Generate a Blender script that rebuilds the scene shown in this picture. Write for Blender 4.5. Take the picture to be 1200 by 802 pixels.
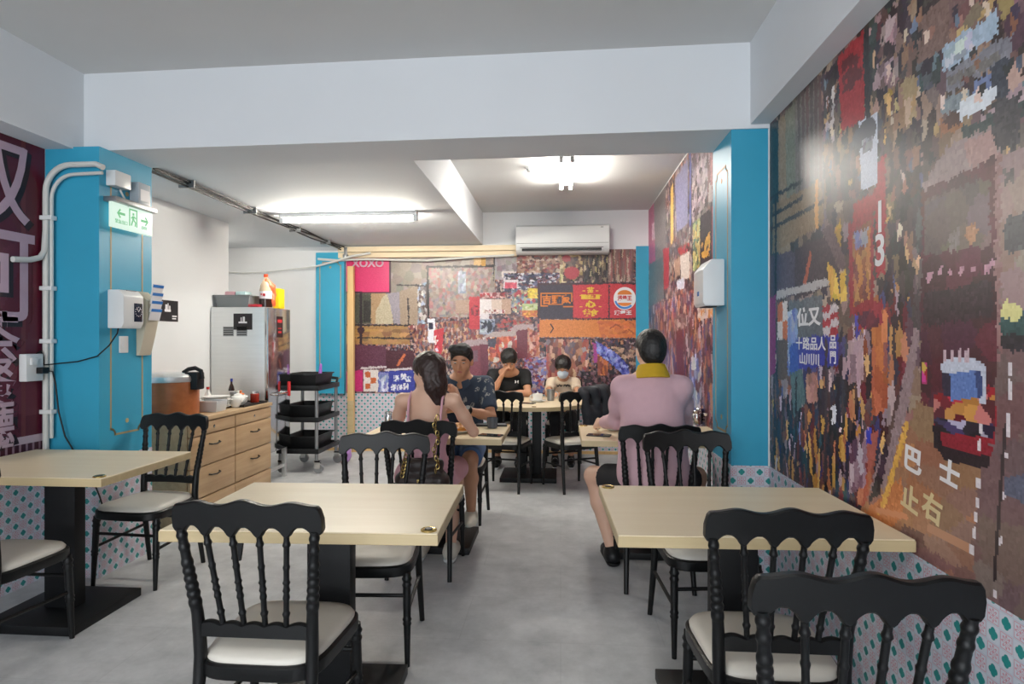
import bpy, bmesh, math, random
import numpy as np
from mathutils import Matrix, Vector, noise as mnoise

for o in list(bpy.data.objects):
    bpy.data.objects.remove(o)
SC = bpy.context.scene
COL = SC.collection
PI = math.pi
random.seed(7)
RNG = np.random.default_rng(11)

# ------------------------------------------------------------------ camera
YAW = math.radians(4.53)
CAMH = 1.36
cam = bpy.data.cameras.new('camera')
cam.sensor_width = 36.0
cam.lens = 21.6
cam.shift_y = -0.0025
cam.clip_start = 0.02
camo = bpy.data.objects.new('camera', cam)
COL.objects.link(camo)
camo.location = (0, 0, CAMH)
camo.rotation_euler = (PI / 2, 0, YAW)
SC.camera = camo

# ------------------------------------------------------------------ world, daylight, exposure
SC.view_settings.view_transform = 'Standard'
SC.view_settings.look = 'None'
SC.view_settings.gamma = 1.0
SC.view_settings.use_curve_mapping = False
SC.view_settings.exposure = 0.07
SC.cycles.use_denoising = True
SC.cycles.max_bounces = 8
W = bpy.data.worlds.new('world')
SC.world = W
W.use_nodes = True
W.node_tree.nodes['Background'].inputs[0].default_value = (0.75, 0.86, 1.0, 1)
W.node_tree.nodes['Background'].inputs[1].default_value = 1.0

def area(name, loc, rot, sx, sy, power, color):
    l = bpy.data.lights.new(name, 'AREA')
    l.shape = 'RECTANGLE'; l.size = sx; l.size_y = sy; l.energy = power; l.color = color
    o = bpy.data.objects.new(name, l); COL.objects.link(o)
    o.location = loc; o.rotation_euler = rot
    return o
DAYLIGHT_W = 140.0
TUBE_FAR = 165.0
TUBE_LEFT = 135.0
TUBE_NEAR = 62.0
# daylight through the glazed shop front behind the camera
area('shop_front_daylight', (-0.9, -3.25, 1.35), (PI / 2, 0, 0), 3.6, 2.3, DAYLIGHT_W, (0.93, 0.97, 1.0))

# ------------------------------------------------------------------ helpers
CS, SN = math.cos(YAW), math.sin(YAW)
def ray(x, y):
    u = (x - 600) / 720.0; v = (398 - y) / 720.0
    return (u * CS - SN, u * SN + CS, v)
def on_x(x, y, X):
    d = ray(x, y); t = X / d[0]
    return Vector((X, d[1] * t, CAMH + d[2] * t))
def on_y(x, y, Y):
    d = ray(x, y); t = Y / d[1]
    return Vector((d[0] * t, Y, CAMH + d[2] * t))
def on_z(x, y, Z):
    d = ray(x, y); t = (Z - CAMH) / d[2]
    return Vector((d[0] * t, d[1] * t, Z))

def lin(c):
    c = np.asarray(c, float) / 255.0
    return np.where(c <= 0.04045, c / 12.92, ((c + 0.055) / 1.055) ** 2.4)
def rgba(c):
    l = lin(c); return (float(l[0]), float(l[1]), float(l[2]), 1.0)

class NT:
    def __init__(s, name):
        s.m = bpy.data.materials.new(name); s.m.use_nodes = True
        s.t = s.m.node_tree; s.n = s.t.nodes
        s.b = s.n['Principled BSDF']
    def add(s, t, **kw):
        n = s.n.new(t)
        for k, v in kw.items():
            setattr(n, k, v)
        return n
    def link(s, a, b): s.t.links.new(a, b)
    def math(s, op, a, b=None, c=None):
        n = s.n.new('ShaderNodeMath'); n.operation = op
        for i, q in enumerate((a, b, c)):
            if q is None: continue
            if isinstance(q, (int, float)): n.inputs[i].default_value = q
            else: s.link(q, n.inputs[i])
        return n.outputs[0]
    def mix(s, f, a, b):
        n = s.n.new('ShaderNodeMix'); n.data_type = 'RGBA'
        for i, q in ((0, f), (6, a), (7, b)):
            if isinstance(q, (int, float)): n.inputs[i].default_value = q
            elif isinstance(q, tuple): n.inputs[i].default_value = q
            else: s.link(q, n.inputs[i])
        return n.outputs[2]
    def coord(s, kind='Object', scale=(1, 1, 1)):
        tc = s.n.new('ShaderNodeTexCoord'); mp = s.n.new('ShaderNodeMapping')
        mp.inputs['Scale'].default_value = scale
        s.link(tc.outputs[kind], mp.inputs[0]); return mp.outputs[0]
    def noise(s, vec, scale, detail=3, rough=0.5):
        n = s.n.new('ShaderNodeTexNoise')
        n.inputs['Scale'].default_value = scale; n.inputs['Detail'].default_value = detail
        n.inputs['Roughness'].default_value = rough
        s.link(vec, n.inputs['Vector']); return n.outputs[0]
    def bump(s, h, strength=0.1, dist=0.01):
        n = s.n.new('ShaderNodeBump'); n.inputs['Strength'].default_value = strength
        n.inputs['Distance'].default_value = dist
        s.link(h, n.inputs['Height']); s.link(n.outputs[0], s.b.inputs['Normal'])

MATS = {}
def pm(name, c, rough=0.5, metal=0.0, spec=0.5, vary=0.06, scale=8.0, bump=0.0, c2=None, stretch=(1, 1, 1), coat=0.0, alpha=None, trans=0.0, emit=None):
    if name in MATS: return MATS[name]
    q = NT(name); b = q.b
    vec = q.coord('Object', stretch)
    f = q.noise(vec, scale)
    a = np.clip(lin(c) * (1 - vary), 0, 1) if c2 is None else lin(c)
    d = np.clip(lin(c) * (1 + vary), 0, 1) if c2 is None else lin(c2)
    q.link(q.mix(f, (*[float(v) for v in a], 1.0), (*[float(v) for v in d], 1.0)), b.inputs['Base Color'])
    b.inputs['Roughness'].default_value = rough; b.inputs['Metallic'].default_value = metal
    b.inputs['Specular IOR Level'].default_value = spec
    b.inputs['Coat Weight'].default_value = coat
    if trans: b.inputs['Transmission Weight'].default_value = trans
    if bump: q.bump(f, bump, 0.004)
    if emit:
        b.inputs['Emission Color'].default_value = rgba(emit[0]); b.inputs['Emission Strength'].default_value = emit[1]
    MATS[name] = q.m
    return q.m

def tag(o, label=None, cat=None, group=None, kind=None):
    if label: o['label'] = label
    if cat: o['category'] = cat
    if group: o['group'] = group
    if kind: o['kind'] = kind
    return o
def thing(name, label, cat, loc=(0, 0, 0), rz=0.0, group=None):
    o = bpy.data.objects.new(name, None); COL.objects.link(o)
    o.empty_display_size = 0.05
    o.location = loc; o.rotation_euler = (0, 0, rz)
    return tag(o, label, cat, group)
def dup(root, loc, rz, label=None, cat=None, group=None):
    def cp(o, par):
        c = o.copy(); COL.objects.link(c); c.parent = par
        for ch in list(o.children): cp(ch, c)
        return c
    r = cp(root, None)
    r.location = loc; r.rotation_euler = (0, 0, rz)
    return tag(r, label, cat, group)

class MB:
    def __init__(s): s.bm = bmesh.new()
    def raw(s, vs, fs, M=None):
        bv = [s.bm.verts.new(M @ Vector(v) if M is not None else v) for v in vs]
        for f in fs:
            try: s.bm.faces.new([bv[i] for i in f])
            except ValueError: pass
        return s
    def box(s, x0, x1, y0, y1, z0, z1, M=None):
        vs = [(x, y, z) for z in (z0, z1) for y in (y0, y1) for x in (x0, x1)]
        return s.raw(vs, [(0, 2, 3, 1), (4, 5, 7, 6), (0, 1, 5, 4), (2, 6, 7, 3), (0, 4, 6, 2), (1, 3, 7, 5)], M)
    def cbox(s, c, h, M=None):
        return s.box(c[0] - h[0], c[0] + h[0], c[1] - h[1], c[1] + h[1], c[2] - h[2], c[2] + h[2], M)
    def lathe(s, c, prof, n=20, M=None, caps=True):
        vs, fs = [], []
        for r, z in prof:
            for k in range(n):
                a = 2 * PI * k / n
                vs.append((c[0] + r * math.cos(a), c[1] + r * math.sin(a), c[2] + z))
        for i in range(len(prof) - 1):
            for k in range(n):
                k2 = (k + 1) % n
                fs.append((i * n + k, i * n + k2, (i + 1) * n + k2, (i + 1) * n + k))
        if caps:
            fs.append(tuple(range(n - 1, -1, -1))); b = (len(prof) - 1) * n
            fs.append(tuple(b + k for k in range(n)))
        return s.raw(vs, fs, M)
    def tube(s, pts, r, n=8, M=None, caps=True):
        pts = [Vector(p) for p in pts]
        rr = r if isinstance(r, (list, tuple)) else [r] * len(pts)
        up = None; vs, fs = [], []
        for i, p in enumerate(pts):
            d = (pts[min(i + 1, len(pts) - 1)] - pts[max(i - 1, 0)])
            if d.length < 1e-9: d = Vector((0, 0, 1))
            d.normalize()
            if up is None:
                up = Vector((1, 0, 0)) if abs(d.x) < 0.8 else Vector((0, 1, 0))
            a = (up - d * up.dot(d))
            if a.length < 1e-6: a = d.orthogonal()
            a.normalize(); b = d.cross(a); up = a
            for k in range(n):
                t = 2 * PI * k / n
                vs.append(p + (a * math.cos(t) + b * math.sin(t)) * rr[i])
        for i in range(len(pts) - 1):
            for k in range(n):
                k2 = (k + 1) % n
                fs.append((i * n + k, i * n + k2, (i + 1) * n + k2, (i + 1) * n + k))
        if caps:
            fs.append(tuple(range(n - 1, -1, -1))); q = (len(pts) - 1) * n
            fs.append(tuple(q + k for k in range(n)))
        return s.raw(vs, fs, M)
    def prism(s, poly, h0, h1, M=None):
        """poly in local xy, extruded along z from h0 to h1, then M"""
        n = len(poly)
        vs = [(p[0], p[1], h0) for p in poly] + [(p[0], p[1], h1) for p in poly]
        fs = [tuple(range(n - 1, -1, -1)), tuple(n + k for k in range(n))]
        fs += [(k, (k + 1) % n, n + (k + 1) % n, n + k) for k in range(n)]
        return s.raw(vs, fs, M)
    def rings(s, rings, M=None, closed_caps=True):
        n = len(rings[0]); vs = [v for r in rings for v in r]; fs = []
        for i in range(len(rings) - 1):
            for k in range(n):
                k2 = (k + 1) % n
                fs.append((i * n + k, i * n + k2, (i + 1) * n + k2, (i + 1) * n + k))
        if closed_caps:
            fs.append(tuple(range(n - 1, -1, -1))); q = (len(rings) - 1) * n
            fs.append(tuple(q + k for k in range(n)))
        return s.raw(vs, fs, M)
    def sphere(s, c, r, n=14, m=8, M=None):
        r = r if isinstance(r, (tuple, list)) else (r, r, r)
        prof = [(math.sin(PI * i / m), -math.cos(PI * i / m)) for i in range(m + 1)]
        prof[0] = (0.02, -1); prof[-1] = (0.02, 1)
        T = Matrix.Translation(c) @ Matrix.Diagonal((*r, 1))
        return s.lathe((0, 0, 0), prof, n, (M @ T) if M is not None else T)
    def build(s, name, m, parent=None, smooth=True, bevel=0.0, seg=2, world=False, angle=35):
        bm = s.bm
        bmesh.ops.recalc_face_normals(bm, faces=bm.faces[:])
        if bevel:
            es = [e for e in bm.edges if len(e.link_faces) == 2 and e.calc_face_angle(0) > 0.6]
            bmesh.ops.bevel(bm, geom=es, offset=bevel, segments=seg, profile=0.6, affect='EDGES', clamp_overlap=True)
        off = Vector((0, 0, 0))
        if world and parent is not None:
            q = parent
            while q is not None: off += Vector(q.location); q = q.parent
        if parent is None and world:
            xs = [v.co for v in bm.verts]
            off = Vector(((min(v.x for v in xs) + max(v.x for v in xs)) / 2, (min(v.y for v in xs) + max(v.y for v in xs)) / 2, min(v.z for v in xs)))
        if off.length > 0:
            for v in bm.verts: v.co -= off
        me = bpy.data.meshes.new(name)
        bm.to_mesh(me); bm.free()
        if smooth:
            me.shade_smooth(); me.set_sharp_from_angle(angle=math.radians(angle))
        o = bpy.data.objects.new(name, me); COL.objects.link(o)
        if m is not None: me.materials.append(m)
        o.parent = parent
        if parent is None and world: o.location = off
        return o

def frame(origin, xd, yd):
    """matrix whose local x,y are the world directions xd, yd"""
    x = Vector(xd).normalized(); y = Vector(yd).normalized(); z = x.cross(y)
    M = Matrix.Identity(4)
    for i in range(3):
        M[i][0] = x[i]; M[i][1] = y[i]; M[i][2] = z[i]; M[i][3] = origin[i]
    return M

def text(name, body, size, M, m, parent=None, depth=0.0006, align='CENTER', sx=1.0, world=True, bold=0.0):
    cu = bpy.data.curves.new(name, 'FONT')
    cu.body = body; cu.size = size; cu.align_x = align; cu.align_y = 'CENTER'
    cu.extrude = depth; cu.offset = bold; cu.resolution_u = 3
    tmp = bpy.data.objects.new(name + '_tmp', cu); COL.objects.link(tmp)
    dg = bpy.context.evaluated_depsgraph_get(); dg.update()
    me = bpy.data.meshes.new_from_object(tmp.evaluated_get(dg))
    bpy.data.objects.remove(tmp); bpy.data.curves.remove(cu)
    off = Vector((0, 0, 0)); q = parent
    while q is not None and world: off += Vector(q.location); q = q.parent
    me.transform(Matrix.Translation(-off) @ M @ Matrix.Diagonal((sx, 1, 1, 1)))
    me.materials.clear(); me.materials.append(m)
    me.name = name
    o = bpy.data.objects.new(name, me); COL.objects.link(o); o.parent = parent
    return o

# ------------------------------------------------------------------ signed-distance figures -> surface nets
class SDF:
    def __init__(s, res=0.007): s.ops = []; s.res = res
    def cone(s, p0, r0, p1, r1, k=0.03, cap=False, cap0=False):
        s.ops.append(('c', np.array(p0, float), float(r0), np.array(p1, float), float(r1), k, cap, cap0)); return s
    def chain(s, pts, rs, k=0.03):
        for i in range(len(pts) - 1): s.cone(pts[i], rs[i], pts[i + 1], rs[i + 1], k)
        return s
    def ell(s, c, r, R=None, k=0.03, sub=False):
        s.ops.append(('s' if sub else 'e', np.array(c, float), np.array(r, float), np.eye(3) if R is None else np.array(R, float), k)); return s
    def cut(s, p, n):
        n = np.array(n, float); s.ops.append(('p', np.array(p, float), n / np.linalg.norm(n))); return s
    def wob(s, amp, freq): s.ops.append(('w', amp, freq)); return s
    def mesh(s):
        h = s.res; lo = np.full(3, 1e9); hi = -lo
        for o in s.ops:
            if o[0] == 'c':
                for p, r in ((o[1], o[2]), (o[3], o[4])): lo = np.minimum(lo, p - r); hi = np.maximum(hi, p + r)
            elif o[0] == 'e':
                e = np.abs(o[3].T) @ o[2]; lo = np.minimum(lo, o[1] - e); hi = np.maximum(hi, o[1] + e)
        lo -= 4 * h + 0.01; hi += 4 * h + 0.01
        N = np.ceil((hi - lo) / h).astype(int) + 1
        G = np.full(N, 0.5, np.float32)
        ax = [lo[i] + h * np.arange(N[i]) for i in range(3)]
        def sub(a, b):
            i0 = np.maximum(((a - lo) / h).astype(int) - 1, 0); i1 = np.minimum(((b - lo) / h).astype(int) + 3, N)
            sl = tuple(slice(i0[i], i1[i]) for i in range(3))
            X, Y, Z = np.meshgrid(ax[0][sl[0]], ax[1][sl[1]], ax[2][sl[2]], indexing='ij')
            return sl, X, Y, Z
        for o in s.ops:
            if o[0] == 'c':
                _, a, ra, b, rb, k, cap, cap0 = o
                m = max(ra, rb) + k + 3 * h
                sl, X, Y, Z = sub(np.minimum(a, b) - m, np.maximum(a, b) + m)
                d = b - a; L2 = max(d @ d, 1e-12)
                t0 = ((X - a[0]) * d[0] + (Y - a[1]) * d[1] + (Z - a[2]) * d[2]) / L2
                t = np.clip(t0, 0, 1)
                D = np.sqrt((X - a[0] - t * d[0]) ** 2 + (Y - a[1] - t * d[1]) ** 2 + (Z - a[2] - t * d[2]) ** 2) - (ra + (rb - ra) * t)
                if cap: D = np.maximum(D, (t0 - 1) * math.sqrt(L2))
                if cap0: D = np.maximum(D, -t0 * math.sqrt(L2))
            elif o[0] in 'es':
                _, c, r, R, k = o
                e = np.abs(R.T) @ r + k + 3 * h
                sl, X, Y, Z = sub(c - e, c + e)
                q = [(R[i][0] * (X - c[0]) + R[i][1] * (Y - c[1]) + R[i][2] * (Z - c[2])) for i in range(3)]
                k0 = np.sqrt(sum((q[i] / r[i]) ** 2 for i in range(3))); k1 = np.sqrt(sum((q[i] / r[i] ** 2) ** 2 for i in range(3))) + 1e-9
                D = k0 * (k0 - 1) / k1
                if o[0] == 's':
                    G[sl] = np.maximum(G[sl], -D); continue
            elif o[0] == 'p':
                X, Y, Z = np.meshgrid(*ax, indexing='ij')
                G = np.maximum(G, ((X - o[1][0]) * o[2][0] + (Y - o[1][1]) * o[2][1] + (Z - o[1][2]) * o[2][2]).astype(np.float32)); continue
            elif o[0] == 'w':
                X, Y, Z = np.meshgrid(*ax, indexing='ij'); f = o[2]
                G = G + (o[1] * np.sin(f * X + 1.3 * np.sin(f * .7 * Z)) * np.sin(f * 1.1 * Y + .9) * np.sin(f * .8 * Z + 2 * np.sin(f * .4 * X))).astype(np.float32); continue
            g = G[sl]
            hh = np.maximum(k - np.abs(g - D), 0) / k
            G[sl] = np.minimum(g, D) - hh * hh * k * 0.25
        I = G < 0
        c = [I[i:N[0] - 1 + i, j:N[1] - 1 + j, l:N[2] - 1 + l] for i in (0, 1) for j in (0, 1) for l in (0, 1)]
        cnt = sum(q.astype(np.int8) for q in c)
        act = (cnt > 0) & (cnt < 8)
        idx = np.full(act.shape, -1, np.int64); ii = np.argwhere(act); idx[act] = np.arange(len(ii))
        pos = np.zeros((len(ii), 3)); w = np.zeros(len(ii))
        cor = [(i, j, l) for i in (0, 1) for j in (0, 1) for l in (0, 1)]
        val = {q: G[ii[:, 0] + q[0], ii[:, 1] + q[1], ii[:, 2] + q[2]].astype(float) for q in cor}
        for q in cor:
            for a in range(3):
                if q[a] == 0:
                    p = list(q); p[a] = 1; p = tuple(p)
                    v0, v1 = val[q], val[p]; mm = (v0 < 0) != (v1 < 0)
                    t = np.where(mm, v0 / np.where(mm, v0 - v1, 1), 0)
                    e = np.tile(np.array(q, float), (len(ii), 1)); e[:, a] += t
                    pos[mm] += e[mm]; w[mm] += 1
        V = (ii + pos / w[:, None]) * h + lo
        F = []
        for a in range(3):
            b, cc = (a + 1) % 3, (a + 2) % 3
            s0 = [slice(1, N[i] - 1) for i in range(3)]; s1 = list(s0)
            s0[a] = slice(0, N[a] - 1); s1[a] = slice(1, N[a])
            A, B = I[tuple(s0)], I[tuple(s1)]
            for flag, fl in ((A & ~B, False), (~A & B, True)):
                e = np.argwhere(flag)
                if not len(e): continue
                base = e.copy(); base[:, b] += 1; base[:, cc] += 1
                def id_(db, dc):
                    p = base.copy(); p[:, b] += db; p[:, cc] += dc
                    return idx[p[:, 0], p[:, 1], p[:, 2]]
                q = np.stack([id_(-1, -1), id_(0, -1), id_(0, 0), id_(-1, 0)], 1)
                F.append(q[:, ::-1] if fl else q)
        F = np.concatenate(F)
        F = F[(F >= 0).all(1)]
        return V, F
    def build(s, name, m, parent=None, world=True):
        V, F = s.mesh()
        off = Vector((0, 0, 0)); q = parent
        while q is not None and world: off += Vector(q.location); q = q.parent
        me = bpy.data.meshes.new(name)
        if parent is None and world:
            off = Vector((float((V[:, 0].min() + V[:, 0].max()) / 2), float((V[:, 1].min() + V[:, 1].max()) / 2), float(V[:, 2].min())))
        me.from_pydata((V - np.array(off)).tolist(), [], F.tolist())
        me.shade_smooth(); me.materials.append(m)
        o = bpy.data.objects.new(name, me); COL.objects.link(o); o.parent = parent
        if parent is None and world: o.location = off
        return o
# ------------------------------------------------------------------ materials
def plaster(name, c, rough=0.75, dirt=0.08):
    q = NT(name); v = q.coord('Object')
    n1 = q.noise(v, 1.3, 4); n2 = q.noise(v, 60, 2)
    a = lin(c); col = q.mix(n1, (*[float(x * (1 - dirt)) for x in a], 1), (*[float(min(1, x * (1 + dirt * .5))) for x in a], 1))
    q.link(col, q.b.inputs['Base Color']); q.b.inputs['Roughness'].default_value = rough
    q.b.inputs['Specular IOR Level'].default_value = 0.3
    q.bump(n2, 0.08, 0.003); return q.m
M_WHITE = plaster('white_wall_paint', (226, 228, 230))
M_CEIL = plaster('ceiling_paint', (214, 215, 214), 0.7, 0.10)
M_BEAM = plaster('beam_paint', (222, 226, 230))
M_BLUE = pm('turquoise_wall_paint', (52, 158, 192), rough=0.42, spec=0.5, vary=0.07, scale=2.5)
M_GOLD = pm('gold_line_paint', (170, 152, 108), rough=0.45, vary=0.12, scale=30)
M_BLACK = pm('black_satin_paint', (11, 12, 13), rough=0.42, spec=0.35, vary=0.15, scale=20)
M_STEELBLACK = pm('black_powder_steel', (16, 17, 19), rough=0.5, spec=0.3, vary=0.15, scale=30)
M_CREAM = pm('cream_vinyl', (214, 209, 198), rough=0.42, vary=0.04, scale=12)
M_PLASTIC = pm('white_plastic', (222, 224, 224), rough=0.35, vary=0.02)
M_OFFWHITE = pm('cream_plastic', (226, 208, 176), rough=0.45, vary=0.04)
M_STEEL = pm('brushed_steel', (222, 224, 224), rough=0.42, metal=0.85, vary=0.08, scale=3, stretch=(1, 1, 14))
M_MIRROR = pm('polished_steel_door', (205, 205, 205), rough=0.1, metal=1.0, vary=0.05, scale=2)
M_CHROME = pm('chrome', (215, 215, 215), rough=0.15, metal=1.0, vary=0.03)
M_BRASS = pm('brass', (188, 164, 104), rough=0.25, metal=1.0, vary=0.08, scale=40)
M_GREYMETAL = pm('grey_metal_tube', (150, 152, 154), rough=0.35, metal=0.8, vary=0.05)
M_BLKPLASTIC = pm('black_plastic', (19, 20, 22), rough=0.45, spec=0.35, vary=0.2, scale=20)
M_CERAMIC = pm('white_ceramic', (232, 232, 228), rough=0.2, vary=0.02)
M_GLASS = pm('clear_glass', (245, 248, 248), rough=0.03, trans=1.0, vary=0.0)
M_RUBBER = pm('cable_black', (14, 14, 15), rough=0.6, vary=0.1)
M_CABLEWHITE = pm('cable_white', (205, 206, 202), rough=0.5, vary=0.05)
M_INKWHITE = pm('white_print', (228, 226, 228), rough=0.4, vary=0.03)
M_INKPINK = pm('dusty_pink_print', (186, 160, 176), rough=0.4, vary=0.12, scale=14)
M_INKDARK = pm('dark_maroon_print', (34, 12, 20), rough=0.4, vary=0.1)
M_INKYEL = pm('yellow_print', (226, 188, 52), rough=0.4, vary=0.08)
M_INKORG = pm('orange_print', (214, 120, 34), rough=0.4, vary=0.06)
M_INKRED = pm('red_print', (186, 44, 50), rough=0.4, vary=0.06)
M_INKBLACK = pm('black_print', (26, 22, 26), rough=0.4, vary=0.06)
M_INKGREEN = pm('green_print', (40, 170, 90), rough=0.4, vary=0.04)
M_INKBLUE = pm('blue_print', (44, 120, 196), rough=0.4, vary=0.05)

def wood(name, c1, c2, rough=0.4, axis=0, sc=1.0):
    q = NT(name)
    st = [26, 26, 26]; st[axis] = 1.6
    v = q.coord('Object', tuple(x * sc for x in st)); n = q.noise(v, 1.0, 5, 0.6)
    v2 = q.coord('Object', (2, 2, 2)); n2 = q.noise(v2, 1.4, 2)
    f = q.math('ADD', q.math('MULTIPLY', n, 0.7), q.math('MULTIPLY', n2, 0.3))
    r = q.add('ShaderNodeValToRGB'); r.color_ramp.elements[0].position = 0.3; r.color_ramp.elements[1].position = 0.7
    r.color_ramp.elements[0].color = rgba(c1); r.color_ramp.elements[1].color = rgba(c2)
    q.link(f, r.inputs[0]); q.link(r.outputs[0], q.b.inputs['Base Color'])
    q.b.inputs['Roughness'].default_value = rough; q.bump(n, 0.04, 0.002); return q.m
M_TABLE = wood('pale_ash_laminate', (224, 207, 174), (232, 218, 188), 0.36, 0)
M_EDGE = wood('ash_edge_banding', (182, 162, 122), (200, 181, 142), 0.45, 0)
M_CAB = wood('oak_laminate', (158, 128, 94), (192, 164, 128), 0.5, 1)
M_CABTOP = wood('oak_worktop', (166, 138, 104), (198, 172, 136), 0.45, 1)
M_TIMBER = wood('raw_timber', (206, 168, 112), (226, 192, 138), 0.6, 2)
M_BUCKET = wood('brown_wood_wrap', (150, 84, 44), (176, 104, 58), 0.4, 0)

def floor_mat():
    q = NT('grey_concrete_vinyl'); v = q.coord('Object')
    n1 = q.noise(v, 1.6, 7, 0.7); n2 = q.noise(v, 7, 6, 0.68); n3 = q.noise(v, 90, 2)
    f = q.math('ADD', q.math('MULTIPLY', n1, 0.6), q.math('MULTIPLY', n2, 0.4))
    r = q.add('ShaderNodeValToRGB'); r.color_ramp.elements[0].position = 0.3; r.color_ramp.elements[1].position = 0.72
    r.color_ramp.elements[0].color = rgba((150, 153, 156)); r.color_ramp.elements[1].color = rgba((218, 219, 220))
    q.link(f, r.inputs[0])
    br = q.add('ShaderNodeTexBrick'); br.offset = 0.5
    for k, val in (('Scale', 1.0), ('Mortar Size', 0.0022), ('Brick Width', 0.92), ('Row Height', 0.46), ('Bias', 0.0)): br.inputs[k].default_value = val
    q.link(v, br.inputs['Vector'])
    br.inputs['Color1'].default_value = (1, 1, 1, 1); br.inputs['Color2'].default_value = (.98, .98, .98, 1); br.inputs['Mortar'].default_value = (.88, .88, .88, 1)
    mx = q.add('ShaderNodeMix'); mx.data_type = 'RGBA'; mx.blend_type = 'MULTIPLY'; mx.inputs[0].default_value = 1.0
    q.link(r.outputs[0], mx.inputs[6]); q.link(br.outputs['Color'], mx.inputs[7])
    q.link(mx.outputs[2], q.b.inputs['Base Color'])
    q.link(q.math('MULTIPLY_ADD', n2, 0.25, 0.3), q.b.inputs['Roughness'])
    q.b.inputs['Specular IOR Level'].default_value = 0.4
    q.bump(n3, 0.05, 0.002); return q.m
M_FLOOR = floor_mat()

def tile_print(name, cell, hax):
    """printed wallpaper: pale tiles with teal quatrefoils and pink flowers in turn"""
    q = NT(name)
    tc = q.add('ShaderNodeNewGeometry'); sp = q.add('ShaderNodeSeparateXYZ'); q.link(tc.outputs['Position'], sp.inputs[0])
    a = q.math('DIVIDE', sp.outputs[hax], cell); z = q.math('DIVIDE', sp.outputs[2], cell)
    fa = q.math('SUBTRACT', q.math('FRACT', a), 0.5); fz = q.math('SUBTRACT', q.math('FRACT', z), 0.5)
    ch = q.math('FLOORED_MODULO', q.math('ADD', q.math('FLOOR', a), q.math('FLOOR', z)), 2.0)
    aa = q.math('ABSOLUTE', fa); az = q.math('ABSOLUTE', fz)
    mx = q.math('MAXIMUM', aa, az); mn = q.math('MINIMUM', aa, az)
    # quatrefoil: four lobes on the axes
    lob = q.math('SQRT', q.math('ADD', q.math('POWER', q.math('SUBTRACT', mx, 0.17), 2.0), q.math('POWER', mn, 2.0)))
    quat = q.math('LESS_THAN', lob, 0.185)
    # flower: eight petals as a polar curve plus a frame line
    ang = q.math('ARCTAN2', fz, fa); rad = q.math('SQRT', q.math('ADD', q.math('POWER', fa, 2.0), q.math('POWER', fz, 2.0)))
    pet = q.math('MULTIPLY_ADD', q.math('ABSOLUTE', q.math('COSINE', q.math('MULTIPLY', ang, 4.0))), 0.26, 0.12)
    fl = q.math('MULTIPLY', q.math('LESS_THAN', rad, pet), q.math('GREATER_THAN', rad, q.math('SUBTRACT', pet, 0.11)))
    dot = q.math('LESS_THAN', rad, 0.07)
    fl = q.math('MAXIMUM', fl, dot)
    fl = q.math('MAXIMUM', fl, q.math('MULTIPLY', q.math('GREATER_THAN', mx, 0.40), q.math('LESS_THAN', mx, 0.44)))
    base = rgba((206, 212, 222))
    ca = q.mix(quat, base, rgba((38, 142, 140)))
    cb = q.mix(q.math('MULTIPLY', fl, 0.75), base, rgba((206, 100, 120)))
    c = q.mix(ch, ca, cb)
    gro = q.math('GREATER_THAN', mx, 0.47)
    c = q.mix(q.math('MULTIPLY', gro, 0.5), c, rgba((178, 186, 200)))
    q.link(c, q.b.inputs['Base Color']); q.b.inputs['Roughness'].default_value = 0.42
    return q.m
M_TILE_X = tile_print('tile_wallpaper_side', 0.046, 1)
M_TILE_Y = tile_print('tile_wallpaper_front', 0.046, 0)
M_TILE_B = tile_print('tile_wallpaper_back', 0.037, 0)

# ------------------------------------------------------------------ room shell
XR, XRF, XPL = 1.085, 1.035, 0.891          # right wall (near bay), right wall (far bay), right pillar's left face
XL, XLP, XLF = -2.945, -2.618, -3.25        # left wall (near bay), left pillar's right face, left wall (far bay)
YB, YP0, YP1 = 7.35, 3.30, 3.69             # back wall, pillars front and back
ZT = 0.70                                   # top of the tile print
Y0 = -3.2
def struct(name, mb, m, parent=None, **kw):
    o = mb.build(name, m, parent, **kw)
    if parent is None: o['kind'] = 'structure'
    return o
FLOOR = struct('floor', MB().box(-4.4, 1.4, Y0, YB + .1, -.1, 0), M_FLOOR, smooth=False)
W_RIGHT = struct('wall_right', MB().box(XR, XR + .12, Y0, YP0, 0, 2.95), M_WHITE, smooth=False)
W_RIGHTF = struct('wall_right_far', MB().box(XRF, XRF + .12, YP1, YB, 0, 2.95), M_WHITE, smooth=False)
P_RIGHT = struct('pillar_right', MB().box(XPL, XR + .12, YP0, YP1, 0, 2.46), M_BLUE, smooth=False)
W_LEFT = struct('wall_left', MB().box(XL - .12, XL, Y0, YP0, 0, 2.95), M_WHITE, smooth=False)
P_LEFT = struct('pillar_left', MB().box(XL - .12, XLP, YP0, YP1 + .06, 0, 2.46), M_BLUE, smooth=False)
W_LEFTF = struct('wall_left_far', MB().box(XLF - .12, XLF, YP1 + .06, 5.79, 0, 2.5).box(-4.3, XLF - .12, 5.67, 5.79, 0, 2.5), M_WHITE, smooth=False)
W_BACK = struct('wall_back', MB().box(-4.3, XRF + .12, YB, YB + .1, 0, 2.95), M_WHITE, smooth=False)
W_ALC = struct('wall_alcove', MB().box(-4.3, -4.2, 5.79, YB, 0, 2.5), M_WHITE, smooth=False)
C_NEAR = struct('ceiling_near', MB().box(XL - .12, XR + .12, Y0, 3.5, 2.91, 3.0), M_CEIL, smooth=False)
C_FAR = struct('ceiling_far', MB().box(-.936, XRF + .12, YP1 - .1, YB + .1, 2.89, 3.0), M_CEIL, smooth=False)
C_LOW = struct('ceiling_low', MB().box(-4.3, -.936, YP1 - .02, YB + .1, 2.5, 3.0), M_BEAM, smooth=False)
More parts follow.
